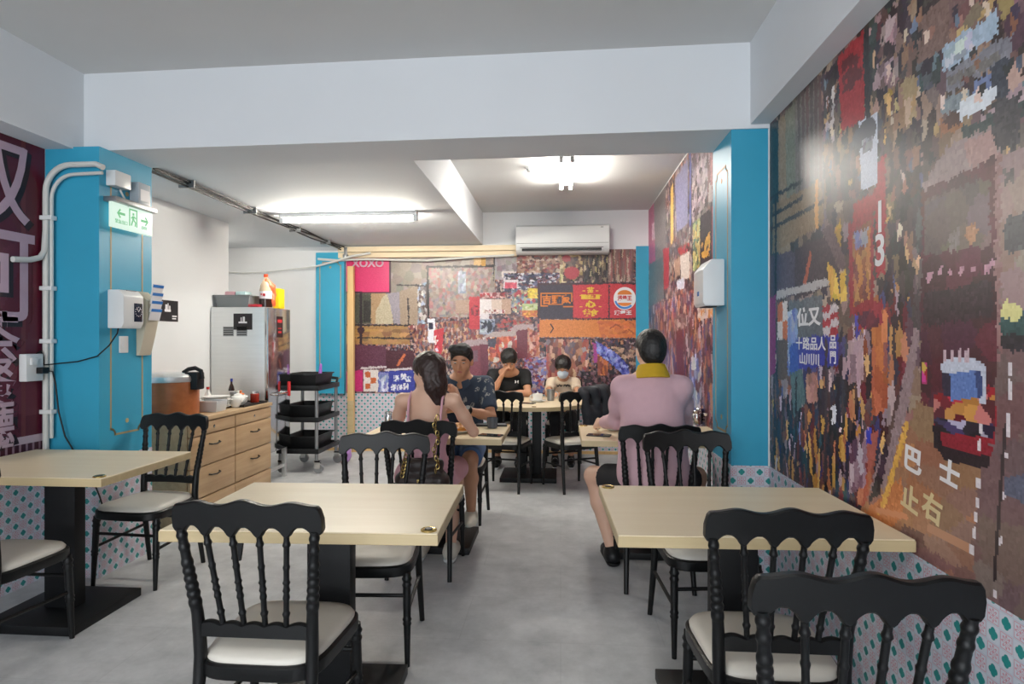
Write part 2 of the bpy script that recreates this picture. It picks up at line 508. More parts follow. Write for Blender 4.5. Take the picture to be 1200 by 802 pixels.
# cross beam a little out of square, and the two long beams against the side walls
bm_ = MB(); f0, f1 = 3.385, 3.285
bm_.raw([(XL - .1, f0, 2.46), (XR + .1, f1, 2.46), (XR + .1, YP1, 2.46), (XL - .1, YP1 + .06, 2.46), (XL - .1, f0, 2.92), (XR + .1, f1, 2.92), (XR + .1, YP1, 2.92), (XL - .1, YP1 + .06, 2.92)],
        [(0, 1, 2, 3), (4, 7, 6, 5), (0, 4, 5, 1), (1, 5, 6, 2), (2, 6, 7, 3), (3, 7, 4, 0)])
struct('beam_cross', bm_, M_BEAM, smooth=False)
struct('beam_right', MB().box(.985, XR + .05, Y0, f1 + .02, 2.48, 2.92), M_BEAM, smooth=False)
struct('beam_left', MB().box(XL - .05, -2.775, Y0, f0, 2.45, 2.92), M_BEAM, smooth=False)
# shop front behind the camera: piers, door posts and glass
sf = MB().box(XL - .12, -2.8, Y0 - .1, Y0, 0, 2.95).box(1.0, XR + .12, Y0 - .1, Y0, 0, 2.95).box(-2.8, 1.0, Y0 - .1, Y0, 2.5, 2.95)
struct('wall_front', sf, M_WHITE, smooth=False)

# far-left turquoise strip pillar and far-right strip on the back wall
def on_back(x0, x1, z0, z1, name, m, d=.012):
    return struct(name, MB().box(x0, x1, YB - d, YB, z0, z1), m, smooth=False)
P_BACKL = on_back(-2.98, -2.625, ZT, 2.42, 'pillar_back_left', M_BLUE, .06)
P_BACKR = on_back(.885, XRF, ZT, 2.46, 'pillar_back_right', M_BLUE, .02)

# tile-print dado papers (one flat print per wall face)
def dado(name, parent, mb, m):
    o = mb.build(name, m, parent, smooth=False); o['label'] = 'printed dado of small teal and pink tile motifs'; return o
dado('tile_paper', W_RIGHT, MB().box(XR - .003, XR, -1.2, YP0 - .003, 0, ZT), M_TILE_X)
dado('tile_paper', P_RIGHT, MB().box(XPL, XR, YP0 - .003, YP0, 0, ZT), M_TILE_Y)
dado('tile_paper', P_RIGHT, MB().box(XPL - .003, XPL, YP0 - .003, YP1, 0, ZT), M_TILE_X)
dado('tile_paper', W_RIGHTF, MB().box(XRF - .003, XRF, YP1, YB - .003, 0, ZT), M_TILE_X)
dado('tile_paper', W_LEFT, MB().box(XL, XL + .003, -1.2, YP0 - .003, 0, ZT), M_TILE_X)
dado('tile_paper', P_LEFT, MB().box(XL, XLP, YP0 - .003, YP0, 0, ZT - .03), M_TILE_Y)
dado('tile_paper', P_LEFT, MB().box(XLP, XLP + .003, YP0 - .003, YP1 + .06, 0, ZT - .03), M_TILE_X)
dado('tile_paper', W_BACK, MB().box(-2.98, XRF - .003, YB - .006, YB, 0, ZT), M_TILE_B)
struct('baseboard_back', MB().box(-2.98, XRF - .01, YB - .02, YB - .006, 0, .035), M_TIMBER, smooth=False)
struct('trim_1', MB().box(XR - .008, XR - .001, YP0 - .01, YP0 - .003, ZT, 2.47), M_WHITE, smooth=False)

# gold outline frames with notched corners painted on the pillars
def gold_frame(parent, M, w, z0, z1, off=.0015, r=.035, t=.011):
    mb = MB(); x = w / 2
    def seg(p, q):
        d = Vector((q[0] - p[0], q[1] - p[1], 0)); L = d.length; d.normalize(); n = Vector((-d.y, d.x, 0)) * t / 2
        a, b = Vector((p[0], p[1], 0)) - d * t * .3, Vector((q[0], q[1], 0)) + d * t * .3
        mb.prism([(a + n)[:2], (a - n)[:2], (b - n)[:2], (b + n)[:2]], 0, off, M)
    P = [(-x, z0 + r), (-x, z1 - r)]
    def arc(cx, cz, a0, a1): return [(cx + r * math.cos(a0 + (a1 - a0) * k / 6), cz + r * math.sin(a0 + (a1 - a0) * k / 6)) for k in range(7)]
    P = arc(-x, z0, PI / 2, 0)[::-1] + [] 
    loop = arc(-x, z1, -PI / 2, 0) + arc(x, z1, -PI, -PI / 2) + arc(x, z0, PI / 2, PI) + arc(-x, z0, 0, PI / 2)
    for i in range(len(loop)): seg(loop[i], loop[(i + 1) % len(loop)])
    mb.lathe((0, z1 - .06, 0), [(.014, 0), (.014, off)], 12, M); mb.lathe((0, z0 + .07, 0), [(.014, 0), (.014, off)], 12, M)
    o = mb.build('gold_frame_line', M_GOLD, parent, smooth=False); o['label'] = 'thin gold outline with notched corners and a dot'
gold_frame(P_LEFT, frame((XLP, (YP0 + YP1 + .06) / 2, 0), (0, 1, 0), (0, 0, 1)), .27, .80, 2.3)
gold_frame(P_RIGHT, frame((XPL, (YP0 + YP1) / 2, 0), (0, -1, 0), (0, 0, 1)), .25, .86, 2.3)
gold_frame(P_BACKL, frame((-2.80, YB - .06, 0), (1, 0, 0), (0, 0, 1)), .26, .86, 2.3)

# ------------------------------------------------------------------ printed wall murals (coloured cells on real wall planes)
class Mural:
    def __init__(s, axis, val, a0, a1, z0, z1, cell, base):
        s.axis, s.val, s.a0, s.z0, s.cell = axis, val, a0, z0, cell
        s.na, s.nz = int(round((a1 - a0) / cell)), int(round((z1 - z0) / cell))
        s.C = np.tile(np.array(base, float), (s.nz, s.na, 1))
        s.A, s.Z = np.meshgrid(a0 + cell * (np.arange(s.na) + .5), z0 + cell * (np.arange(s.nz) + .5))
    def uv(s, p):
        w = on_x(p[0], p[1], s.val) if s.axis == 'x' else on_y(p[0], p[1], s.val)
        return (w.y if s.axis == 'x' else w.x, w.z)
    def mask(s, pts, px=True):
        q = [s.uv(p) for p in pts] if px else pts
        m = np.zeros(s.A.shape, bool); j = len(q) - 1
        for i in range(len(q)):
            (xi, yi), (xj, yj) = q[i], q[j]
            if yi != yj:
                m ^= ((yi > s.Z) != (yj > s.Z)) & (s.A < (xj - xi) * (s.Z - yi) / (yj - yi) + xi)
            j = i
        return m
    def poly(s, pts, c, vary=6, px=True):
        m = s.mask(pts, px); s.C[m] = np.array(c, float) + RNG.normal(0, vary, (m.sum(), 1))
    def line(s, pts, c, w=.012):
        q = [s.uv(p) for p in pts]
        for (x0, y0), (x1, y1) in zip(q[:-1], q[1:]):
            dx, dy = x1 - x0, y1 - y0; L = dx * dx + dy * dy + 1e-9
            t = np.clip(((s.A - x0) * dx + (s.Z - y0) * dy) / L, 0, 1)
            s.C[np.hypot(s.A - x0 - t * dx, s.Z - y0 - t * dy) < w / 2] = c
    def disc(s, p, r, c, rz=None):
        x, y = s.uv(p); rz = rz or r
        s.C[((s.A - x) / r) ** 2 + ((s.Z - y) / rz) ** 2 < 1] = c
    def seeds(s, sa, sz):
        ga, gz = (s.A - s.a0) / sa, (s.Z - s.z0) / sz
        ia, iz = np.floor(ga).astype(int), np.floor(gz).astype(int)
        n1, n2 = ia.max() + 4, iz.max() + 4
        ja, jz = RNG.random((n2, n1)), RNG.random((n2, n1))
        best = np.full(s.A.shape, 1e9); bi = np.zeros(s.A.shape, int); bj = bi.copy()
        for di in (-1, 0, 1):
            for dj in (-1, 0, 1):
                p, q = ia + di + 1, iz + dj + 1
                d = (ja[q, p] + p - 1 - ga) ** 2 + (jz[q, p] + q - 1 - gz) ** 2
                k = d < best; best[k] = d[k]; bi[k] = p[k]; bj[k] = q[k]
        return bj, bi, n2, n1, ja, jz
    def patches(s, pts, pal, sa=.03, sz=.04, vary=14, keep=0.0, px=True):
        m = s.mask(pts, px) if pts is not None else np.ones(s.A.shape, bool)
        bj, bi, n2, n1, _, _ = s.seeds(sa, sz)
        pal = np.array(pal, float); tab = pal[RNG.integers(0, len(pal), (n2, n1))] + RNG.normal(0, vary, (n2, n1, 1)) + RNG.normal(0, 4, (n2, n1, 3))
        if keep: m &= (RNG.random((n2, n1)) > keep)[bj, bi]
        s.C[m] = tab[bj, bi][m]
    def mosaic(s, sa, sz, jitter=5, pts=None, inv=False):
        bj, bi, n2, n1, ja, jz = s.seeds(sa, sz)
        gi, gj = np.meshgrid(np.arange(n1), np.arange(n2))
        ca = np.clip(((gi - 1 + ja) * sa / s.cell).astype(int), 0, s.na - 1); cz = np.clip(((gj - 1 + jz) * sz / s.cell).astype(int), 0, s.nz - 1)
        tab = s.C[cz, ca] + RNG.normal(0, jitter, (n2, n1, 1))
        m = np.ones(s.A.shape, bool) if pts is None else s.mask(pts)
        if inv: m = ~m
        s.C[m] = tab[bj, bi][m]
    def build(s, name, parent, label, side, rough=.3):
        na, nz = s.na, s.nz
        a = s.a0 + s.cell * np.arange(na + 1); z = s.z0 + s.cell * np.arange(nz + 1)
        A, Z = np.meshgrid(a, z); c = np.full(A.shape, s.val)
        V = np.stack([c, A, Z] if s.axis == 'x' else [A, c, Z], -1).reshape(-1, 3)
        i, j = np.meshgrid(np.arange(na), np.arange(nz)); k = (j * (na + 1) + i).ravel()
        F = np.stack([k, k + 1, k + na + 2, k + na + 1], 1)
        if side: F = F[:, ::-1]
        me = bpy.data.meshes.new(name)
        me.vertices.add(len(V)); me.vertices.foreach_set('co', V.ravel())
        me.loops.add(F.size); me.loops.foreach_set('vertex_index', F.ravel())
        me.polygons.add(len(F)); me.polygons.foreach_set('loop_start', np.arange(0, F.size, 4))
        me.update(calc_edges=True); me.validate()
        col = me.color_attributes.new('print', 'FLOAT_COLOR', 'CORNER')
        L = lin(np.clip(s.C, 4, 245)).reshape(-1, 3); L4 = np.concatenate([L, np.ones((len(L), 1))], 1)
        col.data.foreach_set('color', np.repeat(L4, 4, axis=0).astype(np.float32).ravel())
        q = NT(name + '_print')
        at = q.add('ShaderNodeAttribute'); at.attribute_name = 'print'
        q.link(at.outputs['Color'], q.b.inputs['Base Color'])
        q.b.inputs['Roughness'].default_value = rough; q.b.inputs['Specular IOR Level'].default_value = 0.45
        n = q.noise(q.coord('Object'), 5, 4); q.bump(n, 0.06, 0.01)
        me.materials.append(q.m)
        o = bpy.data.objects.new(name, me); COL.objects.link(o); o.parent = parent; o['label'] = label
        return o

CROWD = [(34, 28, 44), (52, 34, 44), (70, 44, 48), (110, 64, 54), (168, 100, 60), (196, 150, 90), (140, 118, 128), (58, 58, 112), (116, 36, 48), (186, 164, 172), (44, 50, 66), (90, 74, 84)]
CITY = [(70, 56, 56), (96, 78, 74), (128, 104, 94), (150, 126, 112), (56, 46, 50), (110, 92, 92), (82, 64, 58), (168, 146, 130), (46, 40, 46)]
WARM = [(84, 54, 60), (132, 84, 80), (160, 122, 112), (184, 156, 146), (62, 44, 56), (112, 60, 66), (176, 106, 74), (104, 88, 100), (150, 134, 138), (58, 50, 70), (74, 60, 66), (44, 36, 48)]

# --- right wall, near bay
R = Mural('x', XR - .002, -1.2, YP0 - .003, ZT, 2.48, .0065, (104, 90, 86))
R.patches(None, CITY, .05, .07)
R.poly([(1300, 820), (1170, 420), (1172, 240), (1300, 100)], (140, 118, 114))
# upper left facades
R.poly([(901, 147), (912, 140), (912, 300), (901, 305)], (40, 62, 66)); R.poly([(912, 140), (926, 130), (926, 300), (912, 302)], (142, 122, 98))
R.poly([(920, 132), (934, 118), (936, 240), (922, 245)], (118, 120, 104)); R.poly([(932, 120), (966, 85), (966, 262), (932, 280)], (116, 108, 104))
for k in range(6): R.line([(936 + k * 5, 110 - k * 4), (937 + k * 5, 250)], (84 + 9 * (k % 3), 76, 74), .03)
R.poly([(906, 240), (962, 212), (966, 262), (905, 297)], (138, 114, 86))
R.poly([(902, 300), (931, 294), (931, 347), (902, 350)], (78, 60, 78)); R.poly([(931, 292), (968, 276), (988, 330), (931, 352)], (62, 40, 48))
R.poly([(952, 297), (948, 296), (941, 335), (945, 336)], (176, 84, 52)); R.line([(909, 346), (931, 341), (972, 330)], (186, 180, 180), .035)
for a, b in (((901, 234), (940, 212)), ((904, 268), (966, 236)), ((905, 252), (940, 232))): R.line([a, b], (36, 32, 38), .02)
R.line([(909, 232), (909, 345)], (36, 32, 38), .03)
R.poly([(901, 350), (909, 346), (909, 436), (901, 442)], (150, 40, 112))
# crowd and blue shop sign
R.patches([(903, 440), (930, 430), (985, 400), (1062, 300), (1072, 400), (1055, 500), (1020, 590), (960, 600), (903, 560)], CROWD, .03, .075, 18)
R.patches([(903, 470), (1010, 440), (1010, 600), (903, 560)], [(26, 34, 52), (40, 32, 42), (200, 150, 70), (60, 40, 44), (120, 66, 52), (30, 60, 76)], .025, .09, 12, keep=.45)
R.poly([(911, 356), (923, 352), (923, 398), (911, 398)], (224, 214, 210))
for a in ((911, 356, 917, 377), (917, 377, 923, 398)): R.poly([(a[0], a[1]), (a[2], a[1] - 2), (a[2], a[3]), (a[0], a[3])], (204, 112, 62))
R.poly([(911, 400), (925, 398), (925, 445), (911, 445)], (98, 74, 60))
R.poly([(924, 354), (964, 346), (964, 396), (924, 400)], (96, 102, 108)); R.patches([(923, 365), (935, 362), (935, 440), (923, 442)], [(130, 150, 200), (80, 100, 180), (190, 200, 220)], .03, .06)
R.poly([(934, 396), (982, 392), (982, 428), (934, 434)], (46, 52, 160)); R.poly([(925, 405), (936, 400), (936, 436), (925, 442)], (52, 84, 176))
for i in range(4):
    for j in range(2): R.poly([(964 + j * 9, 358 + i * 9), (973 + j * 9, 356 + i * 9), (973 + j * 9, 365 + i * 9), (964 + j * 9, 367 + i * 9)], (206, 196, 200) if (i + j) % 2 else (168, 40, 52))
R.poly([(926, 438), (940, 432), (944, 470), (930, 490)], (84, 110, 112)); R.patches([(944, 440), (958, 436), (958, 470), (946, 474)], [(180, 130, 120), (160, 110, 100)], .03, .05)
for x, y0, y1, c in ((968, 400, 560, (60, 50, 56)), (933, 445, 560, (40, 36, 44)), (982, 440, 560, (48, 40, 48)), (907, 440, 560, (40, 36, 42)), (1003, 330, 470, (90, 60, 50))): R.line([(x, y0), (x, y1)], c, .022)
R.patches([(978, 440), (986, 440), (986, 500), (978, 500)], [(20, 30, 56)], .03, .05); R.poly([(974, 478), (980, 476), (980, 496), (975, 498)], (222, 226, 236))
R.patches([(993, 400), (1012, 390), (1012, 445), (994, 450)], [(176, 146, 156), (150, 120, 130), (196, 170, 176)], .04, .06)
R.poly([(1003, 362), (1008, 360), (1008, 395), (1003, 397)], (70, 66, 170))
R.patches([(1022, 370), (1040, 360), (1040, 480), (1022, 490)], [(196, 112, 62), (170, 88, 52), (120, 62, 52)], .045, .08)
R.patches([(1012, 520), (1030, 500), (1020, 600), (1004, 590)], [(190, 110, 80), (160, 80, 70), (140, 70, 60)], .06, .1)
R.patches([(995, 520), (1018, 500), (1014, 570), (995, 580)], [(200, 180, 196), (160, 130, 150), (90, 60, 80)], .035, .09)
R.poly([(1015, 503), (1022, 500), (1020, 520), (1015, 522)], (60, 66, 190))
# middle facades
R.patches([(962, 90), (1062, -10), (1080, -20), (1080, 300), (1060, 360), (1040, 300), (1030, 225), (966, 240)], [(56, 46, 50), (84, 68, 64), (44, 38, 44), (118, 92, 82), (150, 118, 96), (66, 52, 60), (30, 28, 34)], .035, .07, 10)
R.patches([(965, 100), (978, 90), (978, 165), (965, 170)], [(200, 190, 190), (120, 100, 96), (60, 52, 54)], .03, .05)
R.patches([(1018, 25), (1052, 0), (1050, 62), (1018, 70)], [(160, 130, 132), (96, 60, 62), (190, 160, 160), (60, 48, 50), (70, 84, 70)], .04, .05)
R.patches([(1024, 80), (1052, 66), (1052, 100), (1024, 106)], [(150, 126, 128), (110, 88, 90)], .05, .05)
R.patches([(978, 270), (986, 256), (986, 292), (980, 296)], [(224, 178, 62), (200, 150, 60)], .04, .05); R.patches([(968, 305), (980, 318), (984, 350), (974, 352)], [(226, 182, 60), (206, 160, 60)], .04, .06)
R.patches([(984, 320), (991, 316), (992, 352), (985, 354)], [(218, 176, 66)], .04, .06); R.poly([(963, 270), (975, 262), (992, 310), (985, 318)], (96, 70, 78)); R.line([(957, 215), (957, 265)], (216, 160, 90), .03)
R.patches([(1004, 362), (1034, 350), (1034, 380), (1006, 388)], [(160, 40, 60), (120, 40, 66), (90, 40, 60)], .05, .05)
# upper right facades and signs
R.poly([(1076, 24), (1112, -10), (1165, -30), (1165, 14), (1106, 56), (1076, 76)], (128, 102, 94)); R.patches([(1112, 0), (1165, -30), (1165, 10), (1112, 50)], [(128, 106, 96), (160, 134, 110), (110, 80, 76), (190, 160, 110)], .06, .05)
R.poly([(1165, -30), (1330, -150), (1330, 0), (1180, 40), (1168, 14)], (104, 78, 80)); R.patches([(1165, -30), (1330, -150), (1330, 20), (1180, 60)], [(120, 90, 92), (90, 70, 72), (60, 50, 56), (150, 130, 90)], .08, .08)
R.poly([(1104, 56), (1171, 10), (1171, 36), (1106, 86)], (166, 186, 206)); R.patches([(1106, 60), (1140, 36), (1140, 60), (1108, 82)], [(166, 180, 198), (206, 214, 224)], .05, .04)
R.poly([(1108, 86), (1186, 38), (1186, 66), (1110, 112)], (128, 128, 138)); R.poly([(1110, 92), (1170, 60), (1170, 72), (1110, 104)], (116, 112, 110))
R.patches([(1074, 76), (1103, 62), (1103, 98), (1076, 108)], [(50, 66, 74), (70, 76, 84), (40, 40, 46)], .05, .05)
R.poly([(1137, 98), (1166, 84), (1166, 106), (1140, 122)], (110, 126, 168)); R.poly([(1160, 82), (1182, 68), (1182, 112), (1164, 118)], (52, 58, 72)); R.patches([(1128, 92), (1142, 86), (1142, 110), (1130, 112)], [(110, 66, 60), (60, 40, 44)], .04, .04)
R.poly([(1102, 118), (1135, 104), (1135, 132), (1104, 146)], (128, 140, 148)); R.patches([(1100, 138), (1128, 126), (1128, 150), (1102, 160)], [(170, 120, 80), (96, 70, 60), (70, 80, 80)], .05, .04)
R.poly([(1150, 138), (1230, 70), (1230, 105), (1152, 146)], (166, 142, 150)); R.poly([(1126, 150), (1230, 104), (1230, 122), (1130, 168)], (48, 64, 64)); R.line([(1130, 128), (1160, 112)], (220, 226, 234), .05)
R.patches([(1052, 96), (1075, 88), (1075, 150), (1054, 152)], [(150, 118, 94), (120, 88, 74), (170, 140, 110)], .05, .07); R.patches([(1036, 110), (1046, 106), (1046, 260), (1038, 260)], [(200, 160, 90), (120, 90, 70), (70, 54, 54)], .03, .07)
R.patches([(1070, 230), (1084, 226), (1084, 400), (1072, 400)], [(70, 62, 70), (110, 90, 96), (52, 46, 54)], .03, .1)
R.patches([(962, 95), (1075, -10), (1330, -150), (1330, 150), (1170, 190), (1080, 230), (1075, 400), (1045, 350), (1038, 240), (966, 200)], [(196, 166, 120), (214, 196, 180), (52, 44, 50), (40, 36, 42), (150, 110, 90), (96, 110, 130)], .022, .035, 12, keep=.86)
R.poly([(982, 66), (1012, 36), (1013, 138), (986, 155)], (162, 32, 42))
for p in ([(988, 78), (996, 70), (1004, 72)], [(989, 92), (1000, 84), (1008, 88)], [(990, 104), (998, 96), (1007, 84)], [(996, 72), (998, 100)]): R.line(p, (96, 22, 30), .035)
R.poly([(1013, 34), (1018, 30), (1020, 140), (1014, 140)], (34, 32, 38))
R.poly([(1007, 144), (1028, 131), (1028, 216), (1009, 222)], (202, 208, 222)); R.disc((1015, 156), .11, (74, 76, 88), .05); R.patches([(1010, 165), (1023, 158), (1022, 176), (1011, 180)], [(150, 150, 164), (110, 110, 124)], .03, .03)
R.poly([(1026, 190), (1038, 180), (1038, 318), (1027, 325)], (164, 38, 52)); R.poly([(1000, 240), (1028, 222), (1028, 246), (1000, 262)], (158, 34, 46))
R.poly([(994, 262), (1024, 246), (1024, 362), (996, 372)], (150, 34, 46)); R.patches([(999, 270), (1020, 258), (1020, 350), (1000, 360)], [(146, 88, 62), (170, 110, 66), (120, 60, 56), (190, 130, 70)], .03, .05); R.patches([(1001, 274), (1017, 268), (1017, 288), (1002, 292)], [(120, 126, 170), (160, 150, 170)], .03, .03)
# tram
R.poly([(1082, 216), (1110, 172), (1166, 146), (1171, 184), (1084, 228)], (152, 132, 132)); R.poly([(1130, 168), (1166, 148), (1168, 182), (1134, 196)], (170, 136, 132))
R.poly([(1080, 226), (1166, 184), (1169, 480), (1079, 500)], (78, 32, 44)); R.patches([(1080, 226), (1166, 184), (1169, 480), (1079, 500)], [(76, 32, 44), (70, 28, 40), (86, 38, 48), (92, 34, 46)], .1, .1, 4)
R.poly([(1084, 236), (1160, 206), (1161, 288), (1084, 298)], (104, 86, 84)); R.patches([(1084, 240), (1160, 206), (1161, 288), (1084, 298)], [(100, 84, 84), (114, 96, 92), (88, 70, 74)], .09, .1, 4)  # dark upper windows painted lighter, gloss on the print put into the colour
R.poly([(1131, 266), (1146, 264), (1146, 282), (1132, 284)], (178, 130, 96)); R.poly([(1112, 270), (1124, 268), (1124, 290), (1112, 292)], (130, 120, 116))
R.poly([(1082, 344), (1164, 330), (1164, 372), (1082, 382)], (48, 30, 40))
for x, y in ((1086, 322), (1099, 315), (1110, 318), (1124, 314), (1137, 312), (1153, 310), (1160, 307)): R.poly([(x, y), (x + 6, y - 1), (x + 6, y + 8), (x, y + 8)], (196, 150, 168))
R.poly([(1166, 184), (1172, 180), (1174, 470), (1168, 480)], (150, 112, 112))
# right building
R.poly([(1172, 182), (1330, 120), (1330, 372), (1174, 366)], (150, 124, 120)); R.patches([(1172, 182), (1330, 120), (1330, 372), (1174, 366)], [(150, 124, 120), (160, 136, 130), (138, 112, 108)], .14, .12, 4)
R.poly([(1178, 200), (1189, 196), (1189, 214), (1178, 216)], (92, 84, 86)); R.poly([(1176, 258), (1225, 240), (1225, 290), (1177, 296)], (76, 76, 82)); R.poly([(1163, 120), (1196, 108), (1196, 172), (1166, 178)], (62, 60, 66))
R.poly([(1172, 370), (1240, 366), (1240, 396), (1172, 392)], (38, 76, 76)); R.poly([(1172, 392), (1240, 396), (1240, 418), (1172, 410)], (40, 36, 44)); R.line([(1178, 364), (1192, 366)], (226, 220, 150), .04)
# street
R.poly([(1172, 410), (1330, 420), (1330, 860), (1120, 690), (1140, 560)], (116, 96, 92)); R.patches([(1172, 410), (1330, 420), (1330, 860), (1120, 690), (1140, 560)], [(116, 96, 92), (108, 88, 86), (122, 102, 96)], .2, .12, 3)
R.poly([(1078, 470), (1100, 480), (1150, 540), (1140, 640), (1142, 690), (1000, 612), (1030, 560), (1060, 490)], (160, 112, 78)); R.patches([(1078, 470), (1100, 480), (1150, 540), (1140, 640), (1142, 690), (1000, 612), (1030, 560), (1060, 490)], [(160, 112, 80), (170, 122, 86), (150, 106, 80), (146, 110, 92)], .16, .07, 4)
R.poly([(1000, 612), (1030, 585), (1056, 560), (1060, 600), (1046, 620)], (196, 120, 68)); R.poly([(1058, 615), (1142, 648), (1142, 700), (1040, 640)], (132, 96, 90)); R.patches([(1058, 615), (1142, 648), (1142, 700), (1040, 640)], [(130, 94, 90), (122, 86, 84), (150, 110, 90)], .16, .05, 4)
R.poly([(1072, 380), (1078, 392), (1064, 480), (1036, 575), (1018, 575), (1050, 480)], (150, 128, 132)); R.poly([(1062, 490), (1066, 496), (1036, 600), (1028, 604)], (222, 172, 80))
R.patches([(1050, 470), (1060, 440), (1030, 580), (1018, 590)], [(60, 46, 52), (90, 60, 60)], .05, .08)
R.mosaic(.0095, .011, 4)
# portrait sign and taxi
R.poly([(1007, 144), (1028, 131), (1028, 216), (1009, 222)], (202, 208, 222)); R.disc((1015, 156), .07, (74, 76, 88), .05); R.patches([(1010, 165), (1023, 158), (1022, 176), (1011, 180)], [(150, 150, 164), (110, 110, 124)], .02, .02)
R.poly([(1094, 468), (1112, 455), (1160, 452), (1168, 480), (1166, 522), (1094, 512)], (150, 24, 42)); R.patches([(1094, 462), (1166, 455), (1166, 500), (1094, 500)], [(160, 24, 44), (190, 40, 66), (110, 20, 36), (206, 130, 130), (196, 140, 70), (90, 24, 44)], .05, .035, 10)
R.poly([(1102, 428), (1112, 420), (1142, 420), (1156, 430), (1156, 474), (1148, 474), (1146, 438), (1104, 440)], (196, 202, 218)); R.poly([(1112, 438), (1146, 434), (1148, 466), (1114, 470)], (94, 124, 186)); R.poly([(1104, 438), (1113, 438), (1114, 466), (1105, 464)], (40, 36, 60)); R.poly([(1142, 436), (1150, 436), (1152, 464), (1146, 468)], (52, 70, 120))
for x in (1105, 1114, 1122, 1131): R.poly([(x, 412), (x + 4, 408), (x + 4, 424), (x, 424)], (200, 176, 186))
R.poly([(1096, 505), (1150, 518), (1164, 524), (1162, 536), (1100, 524)], (140, 26, 44)); R.poly([(1098, 522), (1160, 536), (1158, 550), (1106, 540)], (34, 20, 30)); R.patches([(1094, 490), (1166, 498), (1164, 514), (1096, 506)], [(190, 180, 200), (60, 50, 90), (30, 24, 36), (120, 40, 60)], .06, .03)
R.poly([(1093, 498), (1102, 500), (1104, 532), (1094, 524)], (30, 20, 28)); R.patches([(1080, 424), (1086, 424), (1086, 450), (1080, 450)], [(220, 190, 80), (190, 60, 130), (170, 30, 50)], .04, .03)
# dashes on the road
R.line([(1028, 598), (1062, 606)], (206, 140, 100), .02); R.line([(1090, 620), (1138, 644)], (190, 140, 110), .03)
for x, y in ((1149, 495), (1147, 515), (1146, 560), (1145, 582), (1143, 600), (1141, 618), (1138, 638)): R.poly([(x - 2, y), (x + 3, y + 1), (x + 3, y + 13), (x - 2, y + 12)], (224, 216, 220))
for x, y, L in ((1183, 425, 16), (1184, 445, 24), (1181, 484, 28), (1179, 530, 8), (1176, 576, 9), (1172, 629, 10), (1166, 692, 10)): R.poly([(x - 2, y), (x + 3, y + 1), (x + 3, y + L), (x - 2, y + L - 1)], (222, 214, 218))
R.line([(1178, 500), (1165, 680)], (60, 48, 50), .012); R.poly([(1176, 560), (1200, 556), (1200, 590), (1176, 580)], (92, 96, 116))
R.build('mural', W_RIGHT, 'printed street scene wallpaper with tram, red taxi and shop signs', True, .38)
M_INKCREAM = pm('cream_print', (214, 196, 150), rough=0.4, vary=0.06)
def rsign(body, x, y, size, m, sx=1.0, tilt=0.0, bold=.003):
    p = on_x(x, y, XR - .0028)
    text('lettering', body, size, frame(p, (0, -1, 0), (0, 0, 1)) @ Matrix.Rotation(tilt, 4, 'Z'), m, W_RIGHT, sx=sx, bold=bold, depth=.0004)
rsign('1', 1031, 256, .15, M_INKWHITE); rsign('3', 1031, 295, .15, M_INKWHITE)
rsign('位又', 947, 373, .085, M_INKWHITE, 1.5); rsign('十路品人', 949, 404, .060, M_INKWHITE, 1.35, 0, .001); rsign('山川川', 948, 422, .055, M_INKWHITE, 1.35, 0, .001); rsign('品', 976, 402, .06, M_INKWHITE, 1.1, 0, .001); rsign('門', 976, 420, .055, M_INKWHITE, 1.1, 0, .001)
rsign('巴', 1069, 541, .085, M_INKWHITE, 1.2, -.12); rsign('士', 1112, 557, .075, M_INKWHITE, 1.2, -.12); rsign('止', 1066, 587, .085, M_INKCREAM, 1.15, -.15); rsign('右', 1092, 598, .085, M_INKCREAM, 1.15, -.15)

# --- back wall
B = Mural('y', YB - .004, -2.62, .885, ZT, 2.43, .008, (110, 80, 76))
B.patches(None, WARM, .02, .026, 10)
B.patches([(400, 285), (580, 285), (580, 345), (500, 372), (440, 372), (400, 372)], [(150, 134, 122), (160, 144, 130), (140, 124, 116)], .1, .1, 4)
B.patches([(500, 312), (580, 312), (570, 350), (550, 372), (500, 372)], [(160, 140, 132), (146, 124, 118), (170, 154, 146), (176, 120, 120), (132, 126, 130)], .035, .04, 8)
B.patches([(537, 318), (546, 318), (546, 344), (537, 344)], [(168, 176, 192), (150, 160, 180)], .03, .05)
B.poly([(406, 343), (438, 343), (438, 380), (406, 380)], (112, 98, 88)); B.poly([(416, 345), (436, 345), (436, 379), (416, 379)], (74, 76, 62)); B.poly([(426, 352), (434, 352), (434, 378), (426, 378)], (50, 46, 44))
B.poly([(435, 344), (452, 344), (448, 380), (435, 380)], (176, 140, 100)); B.poly([(449, 347), (456, 344), (461, 380), (440, 380), (440, 366)], (186, 172, 142)); B.poly([(454, 344), (468, 342), (469, 380), (462, 380)], (150, 140, 152)); B.poly([(468, 342), (489, 335), (489, 384), (469, 382)], (162, 138, 116))
B.patches([(489, 335), (500, 330), (500, 384), (489, 384)], [(196, 186, 182), (120, 110, 112), (90, 66, 66), (150, 170, 196)], .03, .05)
B.poly([(406, 382), (478, 382), (478, 402), (406, 402)], (164, 120, 66)); B.patches([(406, 386), (480, 386), (480, 404), (406, 404)], [(168, 122, 66), (180, 132, 72), (140, 100, 62)], .1, .05, 5)
for p in ([(406, 381), (500, 382)], [(415, 396), (500, 397)], [(478, 350), (479, 382)], [(465, 334), (500, 335)]): B.line(p, (48, 36, 40), .018)
B.line([(423, 345), (423, 455)], (46, 34, 44), .03); B.disc((423, 387), .045, (60, 30, 40))
B.poly([(406, 403), (452, 406), (452, 432), (406, 436)], (96, 46, 68)); B.poly([(452, 411), (484, 411), (490, 432), (452, 436)], (78, 32, 44)); B.line([(474, 416), (466, 428)], (206, 104, 56), .03)
